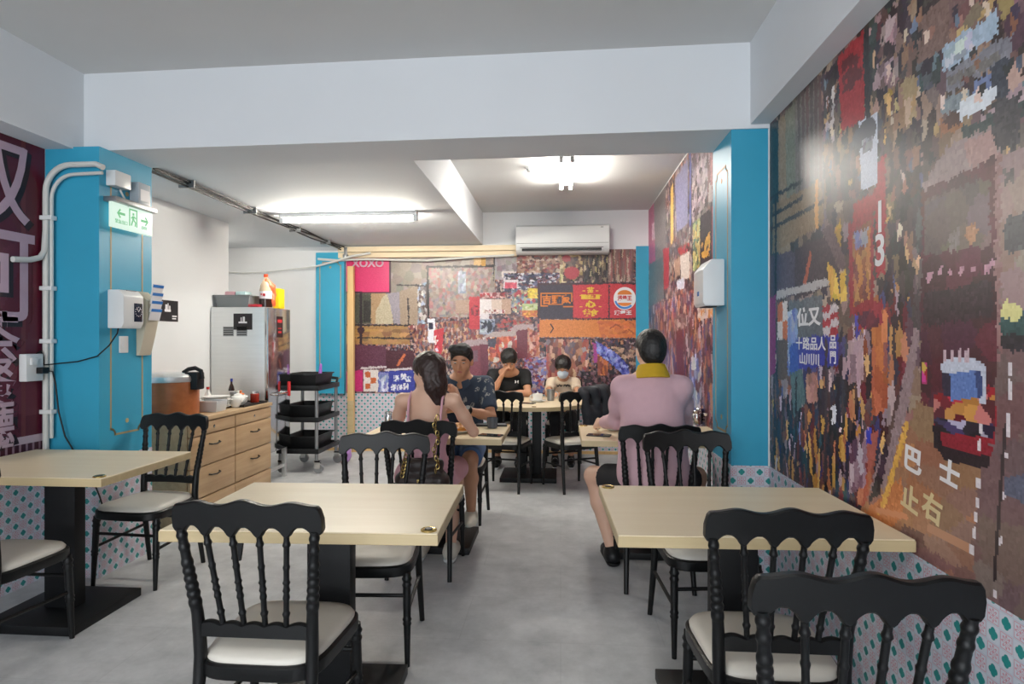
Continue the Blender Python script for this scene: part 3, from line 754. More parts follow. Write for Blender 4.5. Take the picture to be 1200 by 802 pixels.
B.line([(424, 432), (452, 430)], (206, 196, 196), .025); B.line([(452, 434), (482, 432)], (206, 196, 196), .025)
B.poly([(406, 436), (425, 434), (425, 459), (406, 459)], (204, 36, 110)); B.poly([(426, 434), (443, 434), (443, 459), (426, 459)], (224, 214, 210))
for a in ((428, 436, 434, 443), (434, 443, 441, 450), (428, 450, 434, 456)): B.poly([(a[0], a[1]), (a[2], a[1]), (a[2], a[3]), (a[0], a[3])], (212, 100, 50))
B.poly([(443, 436), (486, 434), (486, 460), (443, 460)], (48, 56, 160)); B.patches([(444, 437), (455, 437), (455, 459), (444, 459)], [(190, 196, 222), (110, 120, 190)], .03, .06)
for x, y in ((461, 440), (470, 438), (476, 441), (458, 451), (465, 451), (473, 450)): B.patches([(x, y), (x + 6, y), (x + 6, y + 7), (x, y + 7)], [(226, 226, 236), (226, 226, 236), (90, 100, 180)], .02, .025, 4)
B.patches([(478, 382), (570, 372), (570, 410), (500, 430), (490, 410)], [(150, 90, 70), (186, 130, 92), (110, 62, 62), (196, 160, 140), (84, 56, 66), (140, 62, 62), (120, 104, 116)], .02, .045, 10)
B.poly([(501, 374), (510, 374), (510, 402), (502, 402)], (226, 226, 236)); B.patches([(502, 378), (508, 378), (508, 386), (502, 386)], [(30, 26, 60)], .02, .02); B.poly([(508, 388), (520, 384), (518, 414), (510, 416)], (204, 44, 58)); B.patches([(509, 394), (514, 392), (514, 412), (510, 412)], [(224, 210, 214), (204, 44, 58)], .02, .03)
for p in ([(501, 313), (580, 312)], [(501, 312), (502, 372)], [(580, 298), (580, 313)]): B.line(p, (34, 28, 32), .03)
B.line([(579, 313), (579, 330)], (60, 50, 54), .012)
B.poly([(555, 300), (566, 300), (566, 311), (555, 311)], (222, 176, 110)); B.poly([(564, 300), (569, 300), (569, 312), (564, 312)], (196, 140, 50))
B.patches([(580, 296), (606, 296), (606, 328), (580, 328)], [(150, 140, 140), (130, 118, 122), (160, 150, 154)], .05, .06, 5); B.poly([(588, 318), (605, 318), (605, 326), (588, 326)], (214, 200, 196))
B.patches([(606, 296), (656, 296), (656, 330), (606, 330)], [(170, 130, 110), (120, 84, 76), (196, 170, 154), (90, 66, 66), (150, 110, 90), (140, 60, 60)], .03, .025)
B.patches([(590, 320), (660, 320), (640, 345), (590, 345)], [(60, 60, 90), (90, 90, 120), (196, 190, 200), (110, 60, 70), (44, 40, 56)], .035, .02)
B.poly([(590, 328), (607, 328), (607, 338), (590, 338)], (214, 200, 206)); B.patches([(592, 331), (606, 331), (606, 338), (592, 338)], [(200, 56, 80), (206, 70, 96)], .03, .02)
B.poly([(534, 352), (551, 352), (551, 367), (534, 367)], (178, 146, 126)); B.patches([(562, 343), (592, 343), (592, 349), (562, 349)], [(190, 50, 60), (150, 60, 66), (210, 160, 160)], .03, .025)
B.poly([(550, 348), (562, 348), (562, 386), (550, 386)], (198, 42, 54)); B.poly([(562, 351), (577, 351), (577, 368), (562, 368)], (226, 216, 216)); B.poly([(576, 351), (588, 351), (588, 368), (576, 368)], (210, 186, 172)); B.poly([(588, 351), (599, 351), (599, 368), (588, 368)], (188, 150, 126)); B.poly([(562, 368), (573, 368), (573, 375), (562, 375)], (216, 206, 210))
B.patches([(566, 363), (592, 363), (592, 367), (566, 367)], [(226, 210, 206), (150, 60, 60), (210, 190, 180)], .02, .02); B.patches([(552, 358), (561, 358), (561, 370), (552, 370)], [(120, 30, 40), (198, 42, 54)], .025, .025)
B.poly([(562, 374), (580, 374), (580, 392), (562, 392)], (150, 158, 180)); B.patches([(562, 376), (580, 376), (580, 390), (562, 390)], [(170, 176, 190), (110, 120, 150), (40, 40, 60)], .03, .03); B.disc((574, 386), .03, (32, 30, 44))
B.patches([(600, 340), (632, 340), (632, 366), (600, 366)], [(90, 110, 110), (150, 130, 120), (196, 180, 140), (110, 130, 160), (180, 60, 70)], .03, .025)
B.patches([(618, 338), (632, 338), (632, 350), (618, 350)], [(226, 196, 56), (206, 176, 70)], .03, .025); B.patches([(612, 356), (632, 356), (632, 364), (612, 364)], [(176, 196, 120), (196, 200, 150)], .04, .02); B.patches([(612, 364), (632, 364), (632, 372), (612, 372)], [(226, 150, 50), (200, 100, 50)], .03, .02)
B.patches([(580, 370), (632, 372), (632, 392), (580, 392)], [(70, 50, 60), (110, 70, 70), (50, 44, 60), (150, 110, 100), (176, 60, 60)], .03, .025)
B.patches([(656, 296), (664, 296), (664, 332), (656, 332)], [(200, 180, 130), (120, 100, 70)], .03, .05); B.patches([(660, 296), (684, 296), (684, 330), (660, 330)], [(96, 66, 56), (170, 140, 90), (60, 44, 44)], .04, .04); B.disc((664, 303), .05, (160, 44, 54), .04); B.disc((670, 320), .09, (184, 56, 66), .075)
B.patches([(684, 296), (714, 296), (714, 331), (684, 331)], [(80, 60, 56), (56, 44, 46), (170, 150, 110), (110, 90, 70), (44, 36, 40)], .02, .07)
B.patches([(712, 288), (743, 288), (743, 330), (712, 330)], [(128, 92, 86), (150, 84, 82), (110, 80, 76), (176, 150, 130), (96, 66, 64)], .016, .2, 6)
# fast food signs
B.poly([(630, 332), (745, 331), (745, 375), (630, 374)], (60, 26, 36)); B.poly([(632, 334), (671, 334), (671, 373), (632, 373)], (48, 36, 54)); B.poly([(672, 334), (713, 333), (713, 373), (672, 373)], (206, 38, 50)); B.poly([(715, 333), (745, 333), (745, 373), (715, 373)], (206, 40, 50))
B.poly([(632, 375), (745, 375), (745, 396), (632, 395)], (224, 126, 42)); B.patches([(700, 376), (745, 376), (745, 396), (704, 396)], [(216, 110, 44), (226, 120, 46), (206, 100, 44)], .06, .03, 3); B.line([(630, 397), (745, 398)], (60, 24, 30), .02)
for p in ([(716, 385), (722, 380), (728, 384)], [(730, 390), (736, 386), (742, 390)], [(738, 378), (742, 380)]): B.line(p, (160, 70, 36), .012)
# crowd below
B.patches([(630, 398), (745, 398), (745, 462), (630, 462)], [(40, 32, 44), (60, 40, 48), (110, 60, 56), (30, 26, 38), (170, 100, 70), (90, 70, 90), (150, 120, 120)], .025, .035)
B.patches([(640, 398), (690, 398), (690, 440), (640, 450)], [(150, 90, 70), (180, 110, 80), (200, 150, 120), (110, 60, 56), (170, 70, 60), (120, 100, 110)], .035, .07)
B.patches([(680, 435), (745, 440), (745, 462), (680, 462)], [(30, 24, 36), (44, 34, 46), (80, 44, 50), (120, 80, 90)], .025, .03)
B.poly([(695, 402), (700, 402), (701, 425), (696, 425)], (170, 50, 140)); B.patches([(698, 400), (706, 404), (722, 414), (736, 428), (738, 440), (731, 440), (715, 426), (700, 414)], [(84, 92, 196), (120, 130, 220), (60, 64, 170), (150, 160, 226)], .025, .03)
B.patches([(700, 415), (712, 424), (712, 440), (700, 440)], [(206, 110, 50), (150, 70, 50)], .03, .06); B.patches([(712, 405), (745, 410), (745, 430), (735, 425)], [(190, 150, 120), (60, 46, 50), (110, 80, 70)], .03, .03)
# trams
B.poly([(597, 386), (604, 381), (625, 380), (626, 387), (600, 390)], (176, 150, 150)); B.poly([(605, 388), (618, 386), (618, 420), (606, 420)], (112, 34, 50)); B.patches([(618, 384), (632, 390), (632, 420), (618, 420)], [(196, 110, 80), (206, 150, 130), (150, 60, 60)], .03, .04)
B.poly([(565, 396), (578, 389), (604, 388), (606, 396), (570, 400)], (176, 156, 152)); B.patches([(566, 396), (606, 394), (606, 422), (580, 425), (566, 420)], [(206, 96, 56), (196, 60, 50), (214, 140, 80), (150, 60, 54), (206, 190, 180)], .04, .05); B.poly([(571, 398), (582, 396), (580, 408), (572, 406)], (60, 56, 74))
B.poly([(536, 408), (545, 399), (570, 397), (572, 404), (540, 410)], (168, 144, 148)); B.poly([(537, 408), (562, 405), (565, 448), (538, 448)], (122, 42, 60)); B.poly([(562, 404), (572, 404), (572, 446), (565, 448)], (104, 30, 52)); B.poly([(541, 412), (560, 410), (560, 424), (541, 425)], (110, 70, 84))
B.patches([(614, 420), (640, 418), (640, 462), (616, 462)], [(110, 70, 100), (140, 120, 170), (90, 100, 180), (196, 180, 190), (150, 50, 70), (180, 130, 130)], .035, .03)
B.mosaic(.009, .009, 3)
B.C = B.C * .84 + B.C.mean(-1, keepdims=True) * .16
B.poly([(406, 303), (456, 303), (456, 343), (406, 343)], (214, 58, 112), 3); B.poly([(412, 304), (449, 303), (449, 314), (412, 314)], (206, 40, 96), 3)
B.line([(406, 343), (457, 343), (457, 304)], (70, 30, 50), .02)
MB_ = B.build('mural', W_BACK, 'printed street scene wallpaper with pink sign and fast food signs', False, .32)
def bsign(name, body, x, y, size, m, sx=1.0, bold=.002):
    p = on_y(x, y, YB - .0065)
    return text(name, body, size, frame(p, (1, 0, 0), (0, 0, 1)), m, W_BACK, sx=sx, bold=bold)
bsign('lettering', 'XOXO', 431, 309, .13, M_INKPINK, 1.0, .004)
bsign('lettering', '吉野家', 652, 352, .115, M_INKORG, 1.0, .004)
fr = MB()
pc = on_y(652, 352, YB - .0062)
for x0, x1, z0, z1 in ((-.19, .19, .075, .09), (-.19, -.175, -.06, .09), (.175, .19, -.02, .09), (-.19, -.1, -.075, -.06), (.08, .2, -.085, -.07), (-.1, .08, -.055, -.045)):
    fr.box(pc.x + x0, pc.x + x1, YB - .0068, YB - .005, pc.z + z0, pc.z + z1)
fr.build('emblem', M_INKORG, W_BACK, smooth=False)
bsign('lettering', '茶', 692, 341, .075, M_INKYEL, 1.0, .004)
p = on_y(692, 348, YB - .0062); MB().box(p.x - .11, p.x + .11, YB - .0066, YB - .005, p.z - .028, p.z + .028).build('emblem', M_INKYEL, W_BACK, smooth=False)
bsign('lettering', '餐廳', 692, 348, .05, M_INKRED, 1.3, .001)
bsign('lettering', '心', 692, 357, .085, M_INKYEL, 1.4, .005)
bsign('lettering', '美食', 692, 367.5, .085, M_INKYEL, .95, .005)
for k in range(14):
    if k % 7 in (0,): continue
    a = 2 * PI * k / 14; c0 = on_y(692, 353, YB - .0062)
    q0 = (c0.x + .125 * math.cos(a), c0.z + .155 * math.sin(a)); MB().box(q0[0] - .016, q0[0] + .016, YB - .0066, YB - .005, q0[1] - .005, q0[1] + .005).build('emblem', M_INKYEL, W_BACK, smooth=False)
# round white roundel with a bun-shaped emblem
p = on_y(732, 350, YB - .0062); Mx = frame(p, (1, 0, 0), (0, 0, 1))
def cl(pts): return [(min(x, .885 - p.x - .004), y) for x, y in pts]
circ = [(.13 * math.cos(2 * PI * k / 40), .135 * math.sin(2 * PI * k / 40)) for k in range(40)]
MB().prism(cl(circ), 0, .0008, Mx).build('emblem', M_INKWHITE, W_BACK, smooth=False)
bun = [(.085 * math.cos(PI * k / 14), .045 + .055 * math.sin(PI * k / 14)) for k in range(15)]
MB().prism(cl(bun), 0, .0014, Mx).build('emblem', M_INKORG, W_BACK, smooth=False)
bun2 = [(.08 * math.cos(PI * k / 14), -.05 - .04 * math.sin(PI * k / 14)) for k in range(15)]
MB().prism(cl(bun2), 0, .0014, Mx).build('emblem', M_INKORG, W_BACK, smooth=False)
text('lettering', '漢堡王', .062, frame(p + Vector((0, -.001, .0)), (1, 0, 0), (0, 0, 1)), M_INKRED, W_BACK, sx=.9, bold=.003)
arc_ = [(.122 * math.cos(a), .125 * math.sin(a)) for a in np.linspace(PI * 1.08, PI * 1.75, 14)] + [(.1 * math.cos(a), .1 * math.sin(a)) for a in np.linspace(PI * 1.75, PI * 1.08, 14)]
MB().prism(cl(arc_), 0, .0014, Mx).build('emblem', M_INKBLUE, W_BACK, smooth=False)
bsign('lettering', '漢堡王', 730, 367, .055, M_INKWHITE, 1.25, .002)
bsign('lettering', '〉', 650, 386, .12, M_INKBLACK, 1.0, .003)

# --- right wall, far bay
F_ = Mural('x', XRF - .002, YP1, YB - .003, ZT, 2.88, .010, (110, 84, 80))
F_.patches(None, WARM, .04, .05, 10)
F_.patches([(760, 360), (838, 330), (838, 500), (760, 500)], [(90, 40, 54), (150, 70, 64), (190, 110, 80), (120, 60, 80), (70, 60, 120), (176, 150, 160), (60, 36, 50), (186, 140, 116), (110, 84, 96)], .05, .085, 10)
F_.patches([(760, 300), (800, 200), (838, 140), (838, 240), (800, 290), (760, 360)], [(120, 106, 104), (96, 82, 84), (150, 134, 130), (80, 70, 80), (110, 70, 70)], .06, .05)
F_.poly([(760, 235), (768, 228), (768, 306), (760, 310)], (194, 60, 116)); F_.patches([(764, 262), (768, 260), (768, 280), (764, 282)], [(220, 170, 190)], .06, .05)
F_.poly([(766, 228), (780, 205), (780, 300), (768, 310)], (124, 114, 112)); F_.poly([(761, 310), (778, 300), (778, 350), (761, 360)], (92, 100, 104))
F_.poly([(791, 210), (806, 186), (806, 262), (793, 272)], (124, 120, 152)); F_.poly([(786, 220), (789, 214), (789, 282), (786, 288)], (216, 170, 80)); F_.line([(809, 180), (809, 262)], (80, 90, 160), .06)
F_.patches([(811, 180), (830, 150), (830, 240), (811, 256)], [(160, 140, 150), (120, 96, 100), (84, 64, 70), (190, 170, 176)], .06, .04)
F_.poly([(819, 255), (835, 243), (835, 308), (820, 316)], (50, 36, 46)); F_.poly([(834, 243), (837, 242), (837, 330), (834, 332)], (160, 50, 60)); F_.patches([(829, 155), (836, 145), (836, 235), (829, 238)], [(180, 110, 120), (130, 60, 66), (190, 170, 170)], .05, .2)
F_.patches([(822, 285), (832, 272), (832, 300), (822, 304)], [(226, 160, 40), (226, 160, 40), (50, 36, 46)], .06, .025, 4)
F_.poly([(797, 300), (808, 294), (808, 326), (798, 328)], (208, 190, 180)); F_.poly([(790, 305), (797, 301), (797, 322), (791, 326)], (170, 130, 110)); F_.patches([(794, 290), (808, 284), (808, 294), (796, 300)], [(180, 60, 66), (110, 60, 60)], .07, .03)
F_.poly([(793, 330), (802, 326), (802, 338), (794, 340)], (200, 200, 220)); F_.poly([(777, 292), (784, 290), (784, 336), (778, 340)], (176, 40, 56)); F_.patches([(812, 262), (820, 254), (820, 312), (812, 320)], [(186, 190, 120), (90, 120, 100), (206, 170, 90)], .06, .04)
F_.patches([(818, 318), (838, 310), (838, 360), (818, 362)], [(60, 46, 60), (220, 130, 60), (196, 180, 190), (60, 70, 150)], .06, .03)
F_.poly([(792, 384), (800, 381), (802, 452), (793, 455)], (104, 30, 52)); F_.patches([(790, 372), (804, 366), (804, 384), (791, 388)], [(170, 140, 140), (120, 84, 90)], .08, .03); F_.patches([(817, 360), (836, 356), (836, 372), (818, 376)], [(224, 140, 60), (206, 180, 170)], .06, .04)
F_.patches([(808, 420), (822, 410), (822, 490), (808, 490)], [(150, 160, 200), (196, 190, 200), (90, 100, 170), (120, 80, 100)], .07, .07)
F_.mosaic(.02, .014, 4)
F_.C = F_.C * .84 + F_.C.mean(-1, keepdims=True) * .16
F_.build('mural', W_RIGHTF, 'printed street scene wallpaper beyond the turquoise pillar', True, .32)

# --- left wall: maroon sign mural with big characters
L_ = Mural('x', XL + .002, -1.2, YP0 - .003, ZT, 2.45, .014, (88, 24, 42))
L_.patches(None, [(88, 24, 42), (84, 22, 40), (94, 28, 46)], .2, .3, 3)
for y in np.arange(-1.1, 3.3, .17):
    k = int((y - L_.a0) / .014); L_.C[:, max(k, 0):k + 2] = (104, 44, 48) if int(y * 10) % 3 else (66, 18, 34)
L_.C[:6] = (70, 24, 40); L_.C[6:9] = (196, 176, 188); L_.C[3:6, ::3] = (150, 120, 134)
L_.build('mural', W_LEFT, 'printed maroon signboard wallpaper with large pale characters', False, .34)
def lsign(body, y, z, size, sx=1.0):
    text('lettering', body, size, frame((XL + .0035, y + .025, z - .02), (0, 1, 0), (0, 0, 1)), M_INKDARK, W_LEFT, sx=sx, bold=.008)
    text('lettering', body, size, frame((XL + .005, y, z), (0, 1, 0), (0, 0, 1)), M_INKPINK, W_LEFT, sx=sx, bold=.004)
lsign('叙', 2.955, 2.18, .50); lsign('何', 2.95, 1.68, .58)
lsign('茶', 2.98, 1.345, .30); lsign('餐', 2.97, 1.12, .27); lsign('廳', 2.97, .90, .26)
# ------------------------------------------------------------------ lamps
def emitter(name, c, e, base=1.0):
    m = bpy.data.materials.new(name); m.use_nodes = True; t = m.node_tree
    b = t.nodes['Principled BSDF']; b.inputs['Base Color'].default_value = (base, base, base, 1)
    b.inputs['Emission Color'].default_value = rgba(c); b.inputs['Emission Strength'].default_value = e
    return m
def batten(name, label, c, axis, L, zc, tubes, strength, col):
    """fluorescent batten: housing on the ceiling, end holders, glowing tubes"""
    t = thing(name, label, 'lamp', (c[0], c[1], zc))
    def P(u, v, w): return (u, v, w) if axis == 'x' else (v, u, w)
    mb = MB(); a = P(-L / 2 - .03, -.03, -.04); b = P(L / 2 + .03, .03, 0)
    mb.box(min(a[0], b[0]), max(a[0], b[0]), min(a[1], b[1]), max(a[1], b[1]), -.04, 0)
    mb.build('housing', M_PLASTIC, t, bevel=.004)
    em = emitter(name + '_glow', col, strength)
    for k in range(tubes):
        v = 0 if tubes == 1 else (-.045 if k == 0 else .045)
        for s in (-1, 1):
            mb = MB(); a = P(s * (L / 2 + .012), v, 0); mb.cbox((a[0], a[1], -.055), (.02 if axis == 'x' else .017, .017 if axis == 'x' else .02, .03))
            mb.build('tube_holder', M_PLASTIC, t, bevel=.003)
        MB().tube([P(-L / 2, v, -.072), P(L / 2, v, -.072)], .013, 12).build('tube', em, t)
    return t
batten('fluorescent_lamp', 'twin-tube fluorescent lamp on the ceiling above the round table', (.05, 5.5), 'y', .9, 2.89, 2, TUBE_FAR, (255, 250, 240))
batten('fluorescent_lamp', 'single long fluorescent tube on the low ceiling above the serving area', (-1.9, 5.38), 'x', 1.2, 2.5, 1, TUBE_LEFT * 2, (255, 247, 232))
batten('fluorescent_lamp', 'added fluorescent lamp, unseen behind the camera, lighting the nearest tables', (-.9, -.4), 'x', 1.2, 2.91, 2, TUBE_NEAR, (255, 250, 242))  # out-of-view lamp added to light the near bay and its tables

batten('fluorescent_lamp', 'added fluorescent lamp, unseen behind the white wall, brightening the alcove', (-4.05, 6.25), 'y', .9, 2.5, 1, 60.0, (255, 246, 232))  # no known lamp here; added out of view to brighten the alcove wall
# smoke detector
t = thing('smoke_detector', 'small round smoke detector on the ceiling left of the twin-tube lamp', 'detector', (-.27, 5.45, 2.89))
MB().lathe((0, 0, 0), [(.045, 0), (.045, -.012), (.03, -.016)], 20).build('base', M_PLASTIC, t)
MB().lathe((0, 0, 0), [(.03, -.014), (.03, -.035), (.018, -.045)], 20).build('sensor_head', M_PLASTIC, t)

# ------------------------------------------------------------------ chairs
def spindle_pts(p0, p1, n=26): return [tuple(p0[i] + (p1[i] - p0[i]) * k / n for i in range(3)) for k in range(n + 1)]
def turned(p0, p1, r, rings, n=26, base=None):
    """radius list with turned beads at the given fractions"""
    rr = []
    for k in range(n + 1):
        s = k / n; q = r if base is None else base(s)
        for c, w, a in rings:
            d = abs(s - c) / w
            if d < 1: q += a * math.cos(d * PI / 2) ** 2
        rr.append(q)
    return spindle_pts(p0, p1, n), rr
def lerp_path(pts, z):
    for a, b in zip(pts[:-1], pts[1:]):
        if a[2] <= z <= b[2]:
            t = (z - a[2]) / (b[2] - a[2]); return tuple(a[i] + (b[i] - a[i]) * t for i in range(3))
    return pts[-1]
HW = .219
def rail_top(s):
    a = abs(s)
    z = .893 + .020 * math.exp(-(a / .22) ** 2) + .013 * math.exp(-((a - .62) / .2) ** 2)
    if a > .93: z -= .022 * ((a - .93) / .07) ** 2
    return z
UPR = [-.198, -.119, -.04, .04, .119, .198]
def rail_bot(x):
    a = abs(x)
    if a > .198: return .806 + .006 * (a - .198) / .02
    for u, v in zip(UPR[:-1], UPR[1:]):
        if u <= x <= v:
            f = (x - u) / (v - u); f = min(f, 1 - f) * 2
            return .802 + (.030 * min(1, max(0, (f - .2) / .6)) ** .55 if f > .2 else 0)
    return .82
def make_chair(label, group):
    t = thing('dining_chair', label, 'chair', (0, 0, 0), 0, group)
    # seat frame ring and cushion
    def outline(ins, z, n=48):
        out = []
        for k in range(n):
            a = 2 * PI * k / n; c, s = math.cos(a), math.sin(a)
            e = .42
            u = math.copysign(abs(c) ** e, c); v = math.copysign(abs(s) ** e, s)
            w = .184 + .026 * (v * .5 + .5)
            out.append((u * (w - ins), .015 + v * (.205 - ins) + .012 * (1 - u * u) * (1 if v > 0 else 0), z))
        return out
    MB().rings([outline(.004, .376), outline(0, .382), outline(0, .416), outline(.006, .422)]).build('seat_frame', M_BLACK, t)
    MB().rings([outline(.012, .418), outline(.010, .428), outline(.018, .440), outline(.045, .449), outline(.09, .454), outline(.15, .456)]).build('seat_cushion', M_CREAM, t, angle=60)
    paths = {}
    for sx in (-1, 1):
        # rear leg runs up into the back post
        path = [(sx * .180, -.222, 0), (sx * .172, -.178, .25), (sx * .168, -.158, .42), (sx * .171, -.164, .54), (sx * .197, -.211, .822)]
        paths[sx] = path
        # denser sampling of the beaded upper part
        P2, R2 = [], []
        zs = list(np.linspace(0, .56, 10)) + list(np.linspace(.57, .822, 66))
        for z in zs:
            P2.append(lerp_path(path, z))
            r = .0125 + .006 * min(1, z / .42) if z < .5 else .0178 - .0052 * min(1, (z - .5) / .3)
            for c, w, a in ((.595, .014, .0025), (.622, .011, .003), (.646, .011, .003), (.670, .011, .003), (.694, .011, .003), (.718, .013, .003), (.765, .010, .0025), (.80, .010, .003)):
                d = abs(z - c) / w
                if d < 1: r += a * math.cos(d * PI / 2)
            R2.append(r)
        MB().tube(P2, R2, 12).build('rear_leg', M_BLACK, t, angle=50)
        p, r = turned((sx * .188, .200, 0), (sx * .182, .180, .385), .0125, [(.93, .03, .005), (.86, .025, .004), (.5, .02, .004), (.45, .02, .004)], 44, lambda s: .0105 + .0065 * min(1, s * 1.6))
        MB().tube(p, r, 12).build('front_leg', M_BLACK, t, angle=50)
    # top rail: wavy outline, rounded edges, slight curve in plan
    N = 72; rings = []
    for k in range(N + 1):
        s = -1 + 2 * k / N; x = s * HW; zt, zb = rail_top(s), rail_bot(x)
        if abs(s) > .97: q = (abs(s) - .97) / .03; zt -= .012 * q * q; zb += .008 * q * q
        def yy(z, side): return -.214 - (z - .845) * .17 - .012 + .022 * s * s + side * .0135
        b = .005
        rings.append([(x, yy(zb, -.6), zb), (x, yy(zb, .6), zb), (x, yy(zb + b, 1), zb + b), (x, yy(zt - b, 1), zt - b), (x, yy(zt, .6), zt), (x, yy(zt, -.6), zt), (x, yy(zt - b, -1), zt - b), (x, yy(zb + b, -1), zb + b)])
    MB().rings(rings).build('top_rail', M_BLACK, t, angle=40)
    # lower rail with a wavy top edge
    rings = []
    for k in range(49):
        s = -1 + 2 * k / 48; x = s * .172
        zt = .533 + .009 * abs(math.sin(PI * (x / .066 + .5))) ; zb = .495 + .004 * (1 - s * s)
        def y2(side): return -.162 - .008 * (1 - s * s) + side * .011
        rings.append([(x, y2(-1), zb), (x, y2(1), zb), (x, y2(1), zt - .004), (x, y2(.5), zt), (x, y2(-.5), zt), (x, y2(-1), zt - .004)])
    MB().rings(rings).build('lower_rail', M_BLACK, t, angle=40)
    for x1 in (-.119, -.04, .04, .119):
        x0 = x1 * .80
        p, r = turned((x0, -.168, .535), (x1, -.222 + .004 * abs(x1) / .119, .822), .0082, [(.12, .03, .0035), (.3, .025, .003), (.38, .025, .003), (.46, .025, .003), (.62, .03, .0025), (.86, .03, .004)], 48)
        MB().tube(p, r, 10).build('spindle', M_BLACK, t, angle=50)
    for sx in (-1, 1):
        MB().tube([(sx * .1845, .189, .215), (sx * .1725, -.180, .235)], .0085, 8).build('side_stretcher', M_BLACK, t)
    MB().tube([(-.1835, .1875, .29), (.1835, .1875, .29)], .0085, 8).build('front_stretcher', M_BLACK, t)
    MB().tube([(-.171, -.172, .29), (.171, -.172, .29)], .0085, 8).build('rear_stretcher', M_BLACK, t)
    return t
GC = 'black turned-wood dining chairs'
CH = {}
# name: x, y, rz (0 faces away from the camera), label
CHAIRS = [
    ('near_left', (-.885, 1.885), 0.0, 'black dining chair tucked at the near side of the middle wooden table, back to us'),
    ('near_right', (.61, 1.918), 0.0, 'black dining chair pulled up to the right wooden table, cream seat visible, back to us'),
    ('closest', (.596, 1.466), 0.0, 'large closest black dining chair behind another chair, cropped by the bottom edge'),
    ('mid_far', (-.835, 2.70), PI + .06, 'empty black dining chair across the middle table, backing onto the woman'),
    ('right_far', (.645, 2.885), PI + .12, 'empty black dining chair across the right table, backing onto the man in pink'),
    ('woman', (-.80, 3.625), 0.0, 'black dining chair the woman in the pink dress sits on'),
    ('pink_man', (.522, 3.545), 0.03, 'black dining chair the man in the pink sweater sits on'),
    ('shirt_man', (-.765, 4.66), PI - .05, 'black dining chair under the man in the patterned navy shirt'),
    ('left_far', (-2.365, 3.375), PI - .06, 'empty black dining chair between the left wall table and the oak cabinet'),
    ('left_near', (-2.405, 2.43), 0.0, 'black dining chair at the left wall table, cut by the left edge of the photo'),
    ('round_left', (-.50, 5.63), -.20, 'empty black dining chair at the round table beside the man in navy'),
    ('round_right', (.095, 5.67), .46, 'black dining chair at the round table with a dark jacket on its back'),
    ('boy', (-.56, 6.93), PI, 'black dining chair under the boy in the black tee, behind the round table'),
    ('kid', (.03, 6.95), PI, 'black dining chair under the masked child, behind the round table'),
]
proto = None
for key, xy, rz, lab in CHAIRS:
    if proto is None:
        proto = make_chair(lab, GC); proto.location = (xy[0], xy[1], 0); proto.rotation_euler = (0, 0, rz); CH[key] = proto
    else:
        CH[key] = dup(proto, (xy[0], xy[1], 0), rz, lab)

# ------------------------------------------------------------------ tables
def make_table(label, w=.90, d=.66, badge=(1, -1)):
    t = thing('dining_table', label, 'table', (0, 0, 0), 0, 'pale wooden dining tables')
    MB().box(-w / 2 + .002, w / 2 - .002, -d / 2 + .002, d / 2 - .002, .746, .75).build('tabletop', M_TABLE, t, bevel=.001, seg=1)
    MB().box(-w / 2, w / 2, -d / 2, d / 2, .712, .7465).build('edge_band', M_EDGE, t, bevel=.0012, seg=1)
    MB().box(-.08, .08, -.035, .035, .03, .712).build('column', M_STEELBLACK, t, bevel=.004)
    MB().box(-.235, .235, -.23, .23, 0, .042).build('base_plate', M_STEELBLACK, t, bevel=.004)
    MB().box(-.2, .2, -.16, .16, .70, .712).build('top_bracket', M_STEELBLACK, t)
    bx, by = badge[0] * (w / 2 - .035), badge[1] * (d / 2 - .035)
    b = MB().lathe((bx, by, .75), [(.026, 0), (.026, .004), (.022, .0065), (.014, .005)], 24).build('number_badge', M_BRASS, t)
    b['label'] = 'small round metal badge set in the tabletop corner'
    MB().lathe((bx, by, .755), [(.013, 0), (.012, .002)], 20).build('badge_center', M_BLKPLASTIC, b)
    return t
TB = {}
TB['mid'] = make_table('pale wooden table in the foreground left of the aisle, metal badge at its corner')
TB['mid'].location = (-.845, 2.215, 0); TB['mid'].rotation_euler = (0, 0, .035)
TB['right'] = make_table('pale wooden table in the right foreground against the mural wall', badge=(-1, 1)); TB['right'].location = (.618, 2.275, 0); TB['right'].rotation_euler = (0, 0, .03)
TB['left'] = make_table('pale wooden table against the left maroon wall', badge=(1, -1)); TB['left'].location = (-2.455, 2.868, 0)
TB['woman'] = make_table('pale wooden table between the woman in pink and the man in navy', badge=(1, 1)); TB['woman'].location = (-.81, 4.065, 0)
TB['man'] = make_table('pale wooden table the man in the pink sweater eats at', badge=(-1, 1)); TB['man'].location = (.577, 4.065, 0)
t = thing('round_table', 'round pale wooden table of the two boys at the back', 'table', (-.31, 6.06, 0))
MB().lathe((0, 0, 0), [(.568, .746), (.57, .748), (.568, .75)], 64).build('tabletop', M_TABLE, t)
MB().lathe((0, 0, 0), [(.57, .712), (.57, .747)], 64).build('edge_band', M_EDGE, t)
MB().box(-.12, -.03, -.035, .035, .03, .712).build('column', M_STEELBLACK, t, bevel=.004)
MB().box(.03, .12, -.035, .035, .03, .712).build('column', M_STEELBLACK, t, bevel=.004)
MB().box(-.27, .27, -.25, .25, 0, .042).build('base_plate', M_STEELBLACK, t, bevel=.004)
MB().lathe((.07, -.52, .75), [(.022, 0), (.022, .004), (.014, .005)], 20).build('number_badge', M_BRASS, t)
